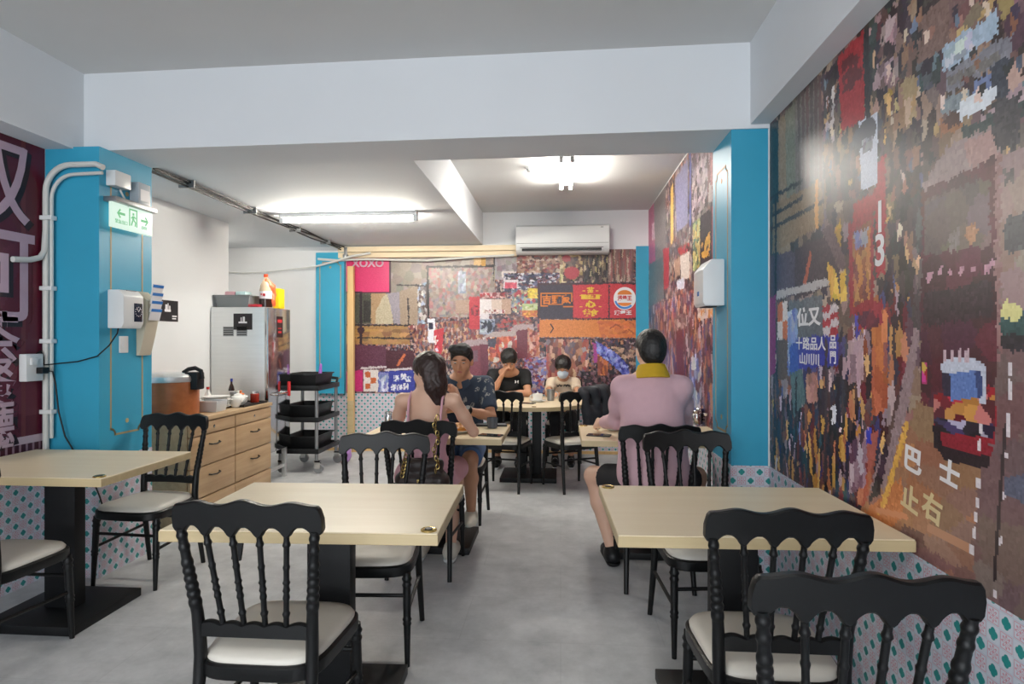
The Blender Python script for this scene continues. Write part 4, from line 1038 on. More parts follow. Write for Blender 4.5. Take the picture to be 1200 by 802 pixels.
# ------------------------------------------------------------------ wall and ceiling fixtures
# air conditioner
t = thing('air_conditioner', 'white wall air conditioner above the fast food mural', 'air conditioner', (.02, 7.22, 2.36))
prof = [(0, .02), (0, .32), (-.02, .33), (-.19, .33), (-.215, .31), (-.22, .12), (-.205, .05), (-.17, .015), (-.10, 0), (-.03, 0)]
Mx = Matrix(((0, 0, 1, 0), (1, 0, 0, .125), (0, 1, 0, 0), (0, 0, 0, 1)))
MB().prism(prof, -.54, .54, Mx).build('casing', M_PLASTIC, t, bevel=.006)
MB().box(-.49, .47, -.104, -.094, .062, .066).box(-.53, .53, -.0975, -.094, .115, .118).build('panel_gap', M_BLKPLASTIC, t)
MB().box(-.49, .47, -.097, -.04, .012, .024, Matrix.Rotation(-.35, 4, 'X')).build('louvre', M_PLASTIC, t, bevel=.003)
MB().box(-.47, .45, -.088, -.06, .03, .058).build('air_slot', M_BLKPLASTIC, t)
MB().box(.44, .47, -.0965, -.094, .29, .30).build('maker_mark', M_GREYMETAL, t)
# cream pipe trunking from the air conditioner along the back wall
t = thing('pipe_trunking', 'cream double pipe trunking along the top of the back wall', 'conduit', (-1.5, YB - .05, 2.32))
MB().box(-1.2, .98, -.03, .045, .10, .165).build('upper_duct', M_OFFWHITE, t, bevel=.006)
MB().box(-1.2, .98, -.02, .045, .03, .095).build('lower_duct', M_OFFWHITE, t, bevel=.006)
MB().tube([(-1.45, -.02, .02), (-1.2, -.03, .0), (-.9, -.03, .012), (-.5, -.03, .0), (-.1, -.03, -.012), (.4, -.03, .02), (.95, -.03, .04)], .014, 10).build('drain_hose', M_CABLEWHITE, t)
MB().lathe((-1.1, -.03, .02), [(.035, 0), (.035, .05)], 14).cbox((-1.1, -.02, .10), (.02, .02, .06)).build('junction', M_GREYMETAL, t, bevel=.003)
# cable bundle along the low ceiling's left edge
t = thing('cable_bundle', 'bundle of black and white cables run along the low ceiling', 'cables', (-2.68, 5.4, 2.44))
for k, (dx, dz, r, m) in enumerate(((0, .045, .010, M_CABLEWHITE), (.03, .04, .008, M_RUBBER), (.05, .045, .007, M_RUBBER), (.015, .018, .007, M_RUBBER), (-.025, .04, .012, M_CABLEWHITE))):
    pts = [(dx + .012 * math.sin(k * 2 + j * 1.3), -1.6 + j * .29, dz - .008 * abs(math.sin(j * .9 + k))) for j in range(13)]
    MB().tube(pts, r, 8).build('cable', m, t)
for y in (-1.2, -.3, .6, 1.4): MB().box(-.045, .07, y - .008, y + .008, .005, .058).build('cable_clip', M_GREYMETAL, t)
# loose cable across the alcove
t = thing('alcove_cable', 'thin pale cable sagging across the alcove to the turquoise panel', 'cable', (-3.0, 7.2, 2.2))
MB().tube([(.72, .03, .20), (.50, .0, .16), (.28, .02, .10), (.05, .0, .04), (-.15, .06, .03), (-.5, .09, -.0), (-.9, .1, -.02), (-1.15, .1, .0)], [.014, .014, .013, .011, .007, .005, .005, .005], 8).build('cable', M_CABLEWHITE, t)
# white conduit bent round the left pillar
t = thing('wall_conduit', 'white plastic conduit climbing the left corner and bending over the pillar', 'conduit', (XL + .03, YP0 - .03, .70))
def arcpts(c, r, a0, a1, ax, n=8): return [tuple(c[i] + r * (math.cos(a0 + (a1 - a0) * k / n) * ax[0][i] + math.sin(a0 + (a1 - a0) * k / n) * ax[1][i]) for i in range(3)) for k in range(n + 1)]
X_, Z_ = (1, 0, 0), (0, 0, 1)
MB().tube([(0, 0, 0), (0, 0, 1.50)] + arcpts((.15, 0, 1.50), .15, PI, PI / 2, (X_, Z_)) + [(.3, .0, 1.65), (.345, .0, 1.63)], .016, 10).build('main_pipe', M_CABLEWHITE, t)
MB().tube([(.035, 0, .1), (.035, 0, 1.46)] + arcpts((.17, 0, 1.46), .135, PI, PI / 2, (X_, Z_)) + [(.34, 0, 1.60)], .010, 8).build('side_pipe', M_CABLEWHITE, t)
MB().tube([(0, 0, 1.28), (0, -.01, 1.16), (0, -.04, 1.12), (-.005, -.10, 1.10), (-.012, -.2, 1.09)], .016, 10).build('branch_pipe', M_CABLEWHITE, t)
for z in (.25, .65, .95, 1.35): MB().box(-.024, .05, -.02, .02, z - .012, z + .012).build('pipe_clip', M_PLASTIC, t, bevel=.003)
# boxes above the exit sign
t = thing('junction_box', 'white junction box at the pillar top above the exit sign', 'junction box', (XLP + .035, 3.42, 2.24))
MB().box(-.035, .025, -.07, .06, .01, .10).build('box', M_PLASTIC, t, bevel=.006)
MB().tube([(.0, 0, 0), (.02, .01, -.05), (.01, .05, -.09), (.0, .1, -.08)], .006, 6).build('lead', M_CABLEWHITE, t)
t = thing('transformer_box', 'grey transformer box beside the white junction box on the pillar', 'junction box', (XLP + .04, 3.60, 2.16))
MB().box(-.04, .02, -.055, .055, 0, .16).build('box', pm('grey_plastic', (176, 186, 194), .45), t, bevel=.005)
MB().box(.0205, .022, -.04, .04, .05, .12).build('rating_label', M_INKWHITE, t)
# exit sign
t = thing('exit_sign', 'lit green and white emergency exit sign on the left pillar', 'sign', (XLP + .03, 3.50, 2.01))
MB().box(-.03, .05, -.17, .19, .145, .175).build('housing', M_GREYMETAL, t, bevel=.004)
sg = MB().box(.0, .02, -.165, .185, .0, .145).build('lit_panel', emitter('exit_glow', (228, 255, 238), 0.8, .1), t, bevel=.002)
EG = emitter('exit_green', (60, 206, 120), 0.6, .05)
Ms = Matrix.Translation((.0205, .01, .075)) @ frame((0, 0, 0), (0, 1, 0), (0, 0, 1))
def flat(name, polys, m, M, parent, d=.0012):
    mb = MB()
    for p in polys: mb.prism(p, 0, d, M)
    return mb.build(name, m, parent, smooth=False)
arrow = [(-.035, 0), (-.012, .028), (-.005, .021), (-.018, .007), (.03, .007), (.03, -.007), (-.018, -.007), (-.005, -.021), (-.012, -.028)]
flat('arrow_symbol', [[(x - .10, y + .012) for x, y in arrow]], EG, Ms, sg)
flat('arrow_symbol', [[(-x + .10, y + .005) for x, y in arrow][::-1]], EG, Ms, sg)
flat('door_symbol', [[(-.035, -.045), (-.027, -.045), (-.027, .05), (-.035, .05)], [(-.035, .05), (.035, .05), (.035, .058), (-.035, .058)], [(.027, -.045), (.035, -.045), (.035, .05), (.027, .05)]], EG, Ms, sg)
flat('running_figure', [[(-.005, .022), (.008, .022), (.008, .036), (-.005, .036)], [(-.01, -.01), (.008, -.008), (.01, .018), (-.006, .018)], [(-.01, -.01), (-.02, -.04), (-.012, -.042), (0, -.012)], [(.002, -.01), (.016, -.022), (.012, -.042), (.02, -.042), (.024, -.018), (.008, -.004)], [(.008, .012), (.022, .002), (.024, .008), (.01, .018)], [(-.006, .016), (-.02, .004), (-.018, 0), (-.004, .008)]], EG, Ms, sg)
text('lettering', '緊急出口', .026, Ms @ Matrix.Translation((-.10, -.038, .0006)), EG, sg, world=False)
text('lettering', 'EXIT', .024, Ms @ Matrix.Translation((.10, -.038, .0006)), EG, sg, world=False)
# punch clock, card rack, switch plate, poster
t = thing('punch_clock', 'white punch clock with small dial on the left pillar', 'clock', (XLP, 3.445, 1.425))
MB().prism([(0, 0), (.085, 0), (.10, .03), (.10, .19), (.07, .225), (0, .225)], -.082, .088, Matrix(((1, 0, 0, 0), (0, 0, 1, 0), (0, 1, 0, 0), (0, 0, 0, 1)))).build('case', M_PLASTIC, t, bevel=.006)
MB().box(.0985, .1025, .005, .075, .04, .15).build('dial_window', pm('dark_dial', (30, 44, 62), .2), t, bevel=.002)
Mk = frame((.103, .04, .10), (0, 1, 0), (0, 0, 1))
h = MB()
for k in range(12):
    a = k * PI / 6; h.cbox((.027 * math.cos(a), .027 * math.sin(a), .0005), (.0022, .0022, .0008), Mk)
h.prism([(-.002, 0), (.002, 0), (.016, .018), (.013, .02)], 0, .001, Mk).prism([(0, -.002), (0, .002), (-.012, .02), (-.015, .018)], 0, .0012, Mk)
h.build('dial_hands', M_INKWHITE, t, smooth=False)
MB().box(.04, .075, -.02, .06, .222, .2265).build('card_slot', M_GREYMETAL, t)
MB().tube([(.05, -.06, .0), (.06, -.08, -.03), (.04, -.12, -.10), (.0, -.16, -.16), (-.10, -.18, -.19), (-.30, -.19, -.21)], .004, 6).build('power_cord', M_RUBBER, t)
t = thing('card_rack', 'grey card rack of blue and white time cards on the pillar', 'card rack', (XLP, 3.66, 1.26))
MB().prism([(0, 0), (.02, .0), (.05, .12), (.075, .24), (.075, .34), (0, .40)], -.055, .055, Matrix(((1, 0, 0, 0), (0, 0, 1, 0), (0, 1, 0, 0), (0, 0, 0, 1)))).build('rack_body', pm('beige_plastic', (196, 188, 168), .5), t, bevel=.003)
for k in range(4):
    c = MB().box(.06 - .0 * k, .064, -.05, .05, .0, .075, Matrix.Translation((.018 + .004 * k, 0, .235 + .05 * k)) @ Matrix.Rotation(.25, 4, 'Y')).build('time_card', M_INKWHITE, t, smooth=False)
    MB().box(.0642, .0655, -.05, .05, .055, .073, Matrix.Translation((.018 + .004 * k, 0, .235 + .05 * k)) @ Matrix.Rotation(.25, 4, 'Y')).build('blue_band', M_INKBLUE, c, smooth=False)
t = thing('switch_plate', 'small white switch plate below the punch clock', 'switch', (XLP, 3.49, 1.28))
MB().box(0, .009, -.035, .035, 0, .10).build('plate', M_PLASTIC, t, bevel=.002)
MB().box(.008, .012, -.012, .012, .03, .07).build('rocker', M_PLASTIC, t, bevel=.002)
pw = on_x(195, 364, XLF)
t = thing('wall_poster', 'small black poster on the white wall above the rice warmer', 'poster', (XLF + .002, pw.y, pw.z - .09))
MB().box(-.002, .002, -.17, .15, 0, .175).build('sheet', M_INKBLACK, t)
MB().box(.002, .003, -.03, .05, .08, .10).box(.002, .003, -.02, .005, .10, .14).box(.002, .003, .01, .02, .10, .15).box(.002, .003, .03, .045, .10, .13).box(.002, .003, -.12, -.10, .02, .05).box(.002, .003, .07, .13, .04, .05).box(.002, .003, .07, .12, .02, .03).build('printed_marks', M_INKWHITE, t, smooth=False)
# socket on the left wall with plug and cords
t = thing('wall_socket', 'white socket box with a black plug on the maroon wall', 'socket', (XL + .006, 3.15, 1.13))
MB().box(0, .045, -.03, .08, 0, .15).build('socket_box', M_PLASTIC, t, bevel=.005)
MB().box(.045, .085, .03, .075, .04, .075).build('plug', M_BLKPLASTIC, t, bevel=.004)
MB().box(.045, .06, -.01, .03, .09, .13).build('pilot_switch', M_PLASTIC, t, bevel=.003)
MB().tube([(.08, .06, .055), (.10, .08, .05), (.10, .10, -.02), (.11, .11, -.18), (.14, .12, -.32), (.20, .125, -.42), (.28, .12, -.50), (.34, .13, -.66), (.37, .13, -.75)], .0045, 6).build('power_cord', M_RUBBER, t)
MB().tube([(.03, .05, .15), (.03, .08, .165), (.028, .10, .13), (.026, .105, .09)], .0045, 6).build('power_cord', M_RUBBER, t)
# paper towel dispenser on the right pillar
t = thing('paper_towel_dispenser', 'white paper towel dispenser on the turquoise right pillar', 'dispenser', (XPL, 3.55, 1.545))
MB().prism([(0, 0), (-.105, 0), (-.115, .02), (-.115, .20), (-.07, .255), (0, .255)], -.12, .12, Matrix(((1, 0, 0, 0), (0, 0, 1, 0), (0, 1, 0, 0), (0, 0, 0, 1)))).build('cover', M_PLASTIC, t, bevel=.007)
MB().box(-.09, -.03, -.08, .08, -.004, .003).build('paper_slot', M_BLKPLASTIC, t)
MB().box(-.117, -.1145, -.02, .02, .06, .085).build('sight_window', M_INKBLUE, t)
# timber post in front of the back mural
pp = on_y(411.5, 400, 7.27)
t = thing('timber_post', 'raw timber post standing in front of the pink sign mural', 'post', (pp.x, 7.27, 0))
MB().box(-.038, .038, -.03, .03, 0, 2.245).build('post', M_TIMBER, t, bevel=.003)
MB().box(-.036, .036, -.032, -.0295, .02, .62).build('lower_stain', M_EDGE, t)
MB().box(-.05, .12, -.02, .04, 0, .03).build('foot_block', M_TIMBER, t)

# ------------------------------------------------------------------ serving cabinet and what stands on it
CX0, CX1, CY0, CY1, CZ = -3.245, -2.64, 4.19, 5.43, .755
t = thing('drawer_cabinet', 'oak drawer cabinet with black bar handles along the left wall', 'cabinet', (CX0, CY0, 0))
w_, d_ = CX1 - CX0, CY1 - CY0
MB().box(0, w_ - .022, 0, d_, 0, CZ).build('carcass', M_CAB, t, smooth=False)
MB().box(-.0, w_ + .01, -.01, d_ + .005, CZ, CZ + .03).build('worktop', M_CABTOP, t, bevel=.002)
for cI in range(2):
    y0 = cI * d_ / 2 + .006; y1 = (cI + 1) * d_ / 2 - .006
    for (z0, z1, hd) in ((.04, .185, False), (.195, .415, True), (.425, .645, True), (.655, .745, False)):
        dr = MB().box(w_ - .02, w_, y0, y1, z0, z1).build('drawer', M_CAB, t, bevel=.002)
        if hd:
            yc, zc = (y0 + y1) / 2, z0 + (z1 - z0) * .68
            MB().tube([(w_, yc - .07, zc), (w_ + .018, yc - .06, zc - .004), (w_ + .024, yc, zc - .01), (w_ + .018, yc + .06, zc - .004), (w_, yc + .07, zc)], .006, 8).build('handle', M_BLACK, dr)
        elif z0 > .5:
            MB().lathe((0, 0, 0), [(.012, 0), (.012, .003), (.009, .004)], 14, frame((w_, (y0 + y1) / 2, .70), (0, 1, 0), (0, 0, 1))).build('lock', M_CHROME, dr)
CT = CZ + .03
t = thing('rice_warmer', 'brown cylindrical rice warmer with a steel lid and black latch', 'rice warmer', (-2.94, 4.41, CT))
MB().lathe((0, 0, 0), [(.20, 0), (.205, .02), (.205, .25), (.20, .262)], 40).build('body', M_BUCKET, t)
MB().lathe((0, 0, 0), [(.208, .26), (.212, .275), (.208, .30), (.19, .315), (.10, .325), (.0005, .327)], 40).build('lid', M_STEEL, t)
MB().box(.15, .25, -.05, .05, .20, .33).build('latch', M_BLKPLASTIC, t, bevel=.012)
MB().tube([(.10, .02, .325), (.14, .02, .35), (.20, .01, .36), (.25, .0, .34), (.262, .0, .28)], .016, 8).build('lid_handle', M_BLKPLASTIC, t)
def plate_prof(r, h=.02): return [(.001, 0), (r * .6, 0), (r * .65, .004), (r, h), (r, h + .003), (r * .64, .009), (.001, .006)]
for k in range(7):
    t = MB().lathe((0, 0, 0), plate_prof(.115), 28).build('plate', M_CERAMIC)
    t.location = (-2.86 + .004 * math.sin(k * 2.1), 4.90 + .004 * math.cos(k * 1.7), CT + .0135 * k)
    tag(t, ['lowest white plate of the stack on the oak cabinet', 'second white plate from the bottom of the stack on the cabinet', 'third white plate from the bottom of the stack on the cabinet', 'fourth white plate, middle of the stack on the cabinet', 'third white plate from the top of the stack on the cabinet', 'second white plate from the top of the stack on the cabinet', 'topmost white plate of the stack on the oak cabinet'][k], 'plate', 'white plates stacked on the oak cabinet')
t = thing('plastic_tub', 'translucent grey plastic tub between rice warmer and plates', 'tub', (-2.80, 4.72, CT))
mb = MB(); mb.rings([[(-.09, -.07, 0), (.09, -.07, 0), (.09, .07, 0), (-.09, .07, 0)], [(-.10, -.08, .085), (.10, -.08, .085), (.10, .08, .085), (-.10, .08, .085)], [(-.094, -.074, .085), (.094, -.074, .085), (.094, .074, .085), (-.094, .074, .085)], [(-.085, -.065, .006), (.085, -.065, .006), (.085, .065, .006), (-.085, .065, .006)]])
mb.build('tub_body', pm('frosted_grey_plastic', (190, 196, 200), .35), t, bevel=.003)
MB().box(-.106, .106, -.086, -.078, .08, .088).box(-.106, .106, .078, .086, .08, .088).build('rim', M_PLASTIC, t)
def bottle(name, label, x, y, z, h, r, body, capm, group=None, lab=None):
    t = thing(name, label, 'bottle', (x, y, z), 0, group)
    MB().lathe((0, 0, 0), [(r * .92, 0), (r, .01), (r, h * .55), (r * .75, h * .68), (r * .36, h * .8), (r * .34, h * .9)], 18).build('body', body, t)
    MB().lathe((0, 0, 0), [(r * .42, h * .88), (r * .42, h), (r * .3, h)], 14).build('cap', capm, t)
    if lab is not None: MB().lathe((0, 0, 0), [(r * 1.02, h * .15), (r * 1.02, h * .5)], 18, caps=False).build('label', lab, t)
    return t
M_SOY = pm('dark_sauce', (44, 24, 18), .15); M_REDCAP = pm('red_plastic', (196, 30, 34), .35)
M_CHILI = pm('chili_red', (150, 44, 30), .25); M_BLUECAP = pm('blue_plastic', (36, 60, 150), .35)
bottle('sauce_bottle', 'sauce bottle with red cap behind the plates by the wall', -3.0, 5.02, CT, .17, .03, M_CERAMIC, M_REDCAP)
bottle('sauce_bottle', 'tall dark soy bottle at the back of the condiments, near the steel cabinet', -2.98, 5.36, CT, .22, .026, M_SOY, M_BLUECAP, lab=M_INKWHITE)
t = thing('serving_tray', 'dark serving tray on the oak cabinet carrying teapots and condiments', 'tray', (-2.82, 5.20, CT))
MB().box(-.15, .15, -.20, .20, 0, .008).build('tray_base', M_BLKPLASTIC, t, bevel=.003)
MB().box(-.155, -.145, -.205, .205, 0, .018).box(.145, .155, -.205, .205, 0, .018).box(-.15, .15, -.205, -.195, 0, .018).box(-.15, .15, .195, .205, 0, .018).build('tray_rim', M_BLKPLASTIC, t)
def teapot(label, x, y, z, s, lidm):
    t = thing('teapot', label, 'teapot', (x, y, z), random.uniform(-.6, .6))
    MB().lathe((0, 0, 0), [(.035 * s, 0), (.055 * s, .02 * s), (.06 * s, .045 * s), (.05 * s, .075 * s), (.032 * s, .088 * s)], 22).build('body', M_CERAMIC, t)
    MB().lathe((0, 0, 0), [(.034 * s, .087 * s), (.03 * s, .098 * s), (.01 * s, .105 * s), (.008 * s, .112 * s), (.013 * s, .12 * s), (.004 * s, .128 * s)], 18).build('lid', lidm, t)
    MB().tube([(.05 * s, 0, .035 * s), (.075 * s, 0, .05 * s), (.09 * s, 0, .08 * s)], [.014 * s, .010 * s, .008 * s], 8).build('spout', M_CERAMIC, t)
    MB().tube(arcpts((-.055 * s, 0, .045 * s), .03 * s, PI / 2, 1.5 * PI, (X_, Z_)), .006 * s, 8).build('handle', M_CERAMIC, t)
teapot('white teapot with a wide belly at the tray front on the cabinet', -2.76, 5.07, CT + .008, 1.0, M_CERAMIC)
teapot('white teapot with an orange lid in the middle of the tray', -2.80, 5.19, CT + .008, .95, pm('orange_glaze', (206, 120, 66), .25))
def jar(name, label, x, y, z, r, h, content, lidm, group=None):
    t = thing(name, label, 'jar', (x, y, z), 0, group)
    MB().lathe((0, 0, 0), [(r * .9, 0), (r, .006), (r, h * .75), (r * .85, h * .82)], 18).build('body', content, t)
    MB().lathe((0, 0, 0), [(r * .9, h * .8), (r * .92, h * .97), (r * .8, h)], 18).build('lid', lidm, t)
    return t
jar('condiment_jar', 'grey stoneware jar at the tray back by the wall', -2.90, 5.26, CT + .008, .04, .10, pm('grey_glaze', (120, 122, 112), .35), M_GREYMETAL)
jar('condiment_jar', 'red chili sauce jar at the tray end beside the steel cabinet', -2.75, 5.34, CT + .008, .038, .10, M_CHILI, M_CHROME)
for k, y in enumerate((4.99, 5.02)):
    t = MB().lathe((0, 0, 0), [(.02, 0), (.03, .004), (.05, .045), (.05, .048), (.046, .046), (.026, .008), (.001, .007)], 22).build('bowl', M_CERAMIC)
    t.location = (-2.74, 4.995, CT + .022 * k); tag(t, ['lower of two nested white bowls between plates and teapot', 'upper of two nested white bowls between plates and teapot'][k], 'bowl', 'nested white bowls on the cabinet')

# ------------------------------------------------------------------ steel cabinet (upright fridge)
FX0, FX1, FY0, FY1 = -3.24, -2.69, 5.47, 5.94
t = thing('steel_cabinet', 'upright stainless steel cabinet with a mirror-like door beside the oak drawers', 'cabinet', (FX0, FY0, 0))
w_, d_ = FX1 - FX0, FY1 - FY0
MB().box(0, w_ - .035, 0, d_, .29, 1.66).build('body', M_STEEL, t, bevel=.006)
dr = MB().box(w_ - .033, w_, .004, d_ - .004, .30, 1.655).build('door', M_MIRROR, t, bevel=.006)
MB().tube([(w_ + .001, .10, .84), (w_ + .045, .10, .84), (w_ + .05, .16, .84), (w_ + .045, .30, .84), (w_ + .001, .30, .84)], .012, 10).build('handle', M_CHROME, dr)
MB().cbox((w_ + .05, .33, .88), (.012, .012, .07)).build('red_pull_tag', M_REDCAP, dr, bevel=.004)
MB().box(w_, w_ + .0015, .17, .30, 1.38, 1.58).build('door_label', M_INKDARK, dr, smooth=False)
MB().box(w_ + .0015, w_ + .002, .19, .28, 1.52, 1.55).box(w_ + .0015, w_ + .002, .20, .27, 1.42, 1.44).box(w_ + .0015, w_ + .002, .20, .27, 1.46, 1.47).build('label_marks', M_INKRED, dr, smooth=False)
for x0, x1, z0, z1, m, nm in ((.22, .40, 1.45, 1.60, M_INKBLACK, 'black_notice'), (.12, .22, 1.39, 1.48, M_GREYMETAL, 'vent_grille'), (.25, .35, 1.39, 1.48, M_GREYMETAL, 'vent_grille')):
    v = MB().box(x0, x1, -.004, .001, z0, z1).build(nm, m, t, smooth=False)
    if nm == 'vent_grille':
        for j in range(4): MB().box(x0 + .005, x1 - .005, -.0055, -.004, z0 + .012 + j * .02, z0 + .02 + j * .02).build('grille_slot', M_BLKPLASTIC, v, smooth=False)
    else:
        MB().box(.27, .35, -.0052, -.004, 1.51, 1.525).box(.29, .30, -.0052, -.004, 1.525, 1.565).box(.31, .33, -.0052, -.004, 1.525, 1.57).build('printed_marks', M_INKWHITE, v, smooth=False)
for x in (.03, w_ - .05):
    for y in (.03, d_ - .03): MB().box(x - .02, x + .02, y - .02, y + .02, 0, .29).build('leg', M_STEEL, t, bevel=.002)
MB().box(.03, w_ - .05, .02, .04, .10, .13).box(w_ - .06, w_ - .04, .03, d_ - .03, .10, .13).build('leg_brace', M_STEEL, t)
TOP = 1.66
t = thing('storage_box', 'open grey plastic box with packets on the steel cabinet top', 'box', (-3.06, 5.66, TOP))
mb = MB(); mb.rings([[(-.15, -.13, 0), (.15, -.13, 0), (.15, .13, 0), (-.15, .13, 0)], [(-.17, -.15, .11), (.17, -.15, .11), (.17, .15, .11), (-.17, .15, .11)], [(-.164, -.144, .11), (.164, -.144, .11), (.164, .144, .11), (-.164, .144, .11)], [(-.145, -.125, .008), (.145, -.125, .008), (.145, .125, .008), (-.145, .125, .008)]])
mb.build('box_body', pm('smoky_grey_plastic', (126, 130, 132), .3), t, bevel=.002)
mb = MB()
for a, b, c, d in ((-.182, .182, -.162, -.148), (-.182, .182, .148, .162), (-.182, -.166, -.15, .15), (.166, .182, -.15, .15)): mb.box(a, b, c, d, .104, .116)
mb.build('rim', pm('smoky_grey_plastic', (126, 130, 132), .3), t, bevel=.002)
for k, (x, y, c, nm, lab) in enumerate(((-.06, -.02, (220, 170, 180), 'napkin_packet', 'pink napkin packet poking out of the grey box on the cabinet'), (.05, -.03, (196, 224, 226), 'napkin_packet', 'pale teal napkin packet in the grey box on the cabinet'))):
    o = MB().cbox((-3.06 + x, 5.66 + y, TOP + .09), (.05, .06, .065), None).build(nm, pm('packet_%d' % k, c, .6), None, bevel=.012, world=True); tag(o, lab, 'packet')
o = MB().cbox((-2.85, 5.54, TOP + .016), (.055, .03, .013)).build('snack_packet', pm('red_foil', (160, 30, 44), .4, bump=.5), None, bevel=.008, world=True); tag(o, 'crumpled red packet lying on the cabinet top before the bottle', 'packet')
t = thing('soda_bottle', 'big plastic cola bottle half full with an orange cap', 'bottle', (-2.79, 5.63, TOP))
MB().lathe((0, 0, 0), [(.052, 0), (.058, .012), (.058, .16), (.05, .20), (.05, .21), (.03, .255), (.016, .28), (.016, .30)], 24).build('body', pm('cola_plastic', (214, 190, 160), .12), t)
MB().lathe((0, 0, 0), [(.0585, .004), (.0592, .012), (.0592, .085)], 24).build('cola', M_SOY, t)
lb = MB().lathe((0, 0, 0), [(.0596, .085), (.0596, .155)], 24, caps=False).build('label', M_INKWHITE, t)
MB().cbox((.012, -.06, .12), (.012, .002, .012)).cbox((-.015, -.058, .125), (.006, .003, .008)).build('label_marks', M_INKRED, lb, smooth=False)
MB().lathe((0, 0, 0), [(.019, .29), (.019, .318), (.015, .32)], 18).build('cap', pm('orange_plastic', (228, 74, 26), .4), t)
SDF(.006).cone((-2.745, 5.66, TOP + .05), .035, (-2.74, 5.66, TOP + .20), .03).cone((-2.75, 5.64, TOP + .20), .03, (-2.775, 5.62, TOP + .26), .02).wob(.008, 70).build('plastic_bag', pm('orange_film', (214, 84, 40), .3, bump=.4, c2=(236, 130, 90), scale=30), None)
tag(bpy.context.scene.objects['plastic_bag'], 'crumpled orange plastic bag against the cola bottle', 'bag')
o = MB().cbox((-2.70 + .0, 5.76, TOP + .095), (.03, .06, .095)).build('yellow_carton', pm('yellow_card', (240, 206, 24), .5), None, bevel=.003, world=True); o.location.x = -2.725; tag(o, 'bright yellow carton at the right end of the cabinet top', 'carton')

# ------------------------------------------------------------------ bus cart
t = thing('utility_cart', 'black three-tier bus cart with grey posts and casters', 'cart', (-2.66, 6.33, 0))
for z in (.20, .52, .84):
    sh = MB().box(-.21, .21, -.29, .29, z, z + .02).build('shelf', M_BLKPLASTIC, t, bevel=.006)
    MB().box(-.22, -.205, -.30, .30, z, z + .05).box(.205, .22, -.30, .30, z, z + .05).box(-.21, .21, -.30, -.285, z, z + .05).box(-.21, .21, .285, .30, z, z + .05).build('shelf_rim', M_BLKPLASTIC, sh, bevel=.003)
for x in (-.19, .19):
    for y in (-.27, .27):
        MB().tube([(x, y, .12), (x, y, .86)], .018, 12).build('post', M_GREYMETAL, t)
        c = MB().lathe((0, 0, 0), [(.045, -.014), (.05, -.010), (.05, .010), (.045, .014)], 18, Matrix.Translation((x + .02, y, .051)) @ Matrix.Rotation(PI / 2, 4, 'X')).build('caster', M_GREYMETAL, t)
        MB().box(x - .015, x + .04, y - .02, y - .016, .05, .13).box(x - .015, x + .04, y + .016, y + .02, .05, .13).box(x - .02, x + .04, y - .02, y + .02, .115, .13).build('caster_fork', M_CHROME, c)
MB().tube([(-.19, .27, .86), (-.19, .31, .93), (0, .33, .95), (.19, .31, .93), (.19, .27, .86)], .016, 10).build('push_handle', M_BLKPLASTIC, t)
for z, lab in ((.22, 'black dish bin on the bottom shelf of the bus cart'), (.54, 'black dish bin on the middle shelf of the bus cart'), (.86, 'black dish bin on the top shelf of the bus cart')):
    t = thing('dish_bin', lab, 'bin', (-2.66, 6.33, z), 0, 'black dish bins on the cart')
    mb = MB(); A = lambda w, d, z: [(-w, -d, z), (w, -d, z), (w, d, z), (-w, d, z)]
    mb.rings([A(.15, .21, 0), A(.168, .235, .14), A(.162, .229, .14), A(.145, .205, .008)]); mb.build('bin_body', M_BLKPLASTIC, t, bevel=.004)
    MB().box(-.18, .18, -.247, -.23, .132, .146).box(-.18, .18, .23, .247, .132, .146).box(-.18, -.163, -.24, .24, .132, .146).box(.163, .18, -.24, .24, .132, .146).build('bin_rim', M_BLKPLASTIC, t, bevel=.003)
SDF(.006).cone((-2.58, 6.42, .93), .025, (-2.57, 6.42, 1.09), .012).wob(.003, 80).build('spray_bottle', pm('purple_plastic', (160, 96, 190), .35), None)
tag(SC.objects['spray_bottle'], 'slim purple bottle standing in the top bin of the cart', 'bottle')
SDF(.008).ell((-2.36, 6.62, .10), (.05, .07, .10)).ell((-2.35, 6.60, .22), (.03, .04, .08)).wob(.008, 50).build('purple_bag', pm('purple_film', (150, 70, 180), .4, c2=(206, 176, 220), scale=16), None)
tag(SC.objects['purple_bag'], 'crumpled purple and white plastic bag on the floor behind the cart', 'bag')

# ------------------------------------------------------------------ things on the dining tables
TZ = .75
def phone(label, x, y, z, rz):
    t = thing('phone', label, 'phone', (x, y, z), rz)
    MB().box(-.037, .037, -.075, .075, 0, .008).build('case', M_BLKPLASTIC, t, bevel=.003)
    MB().box(-.034, .034, -.071, .071, .0078, .0085).build('screen', pm('dark_glass', (12, 13, 16), .08), t)
p = on_z(575, 511, TZ); phone('dark phone lying near the corner of the table of the couple', p.x, p.y, TZ, 1.3)
p = on_z(578, 503, TZ)
t = thing('cup', 'small grey tumbler beside the phone on the table of the couple', 'cup', (p.x - .01, p.y + .04, TZ))
MB().lathe((0, 0, 0), [(.028, 0), (.034, .004), (.038, .07), (.038, .073), (.035, .073), (.030, .01), (.001, .008)], 22).build('body', pm('smoke_grey_plastic', (74, 80, 90), .2), t)
MB().lathe((0, 0, 0), [(.033, .02), (.0352, .055), (.001, .055)], 20).build('tea', M_SOY, t)
p = on_z(577, 494, TZ)
t = thing('card_tray', 'flat black bill tray at the far edge of the table of the couple', 'tray', (p.x + .02, 4.32, TZ), .1)
MB().box(-.11, .11, -.05, .05, 0, .012).build('tray_base', M_BLKPLASTIC, t, bevel=.004); MB().box(-.10, .10, -.04, .04, .012, .013).build('bill', pm('grey_paper', (120, 124, 130), .6), t)
t = thing('food_plate', 'plate of golden food in front of the woman in pink', 'plate', (-.68, 4.0, TZ))
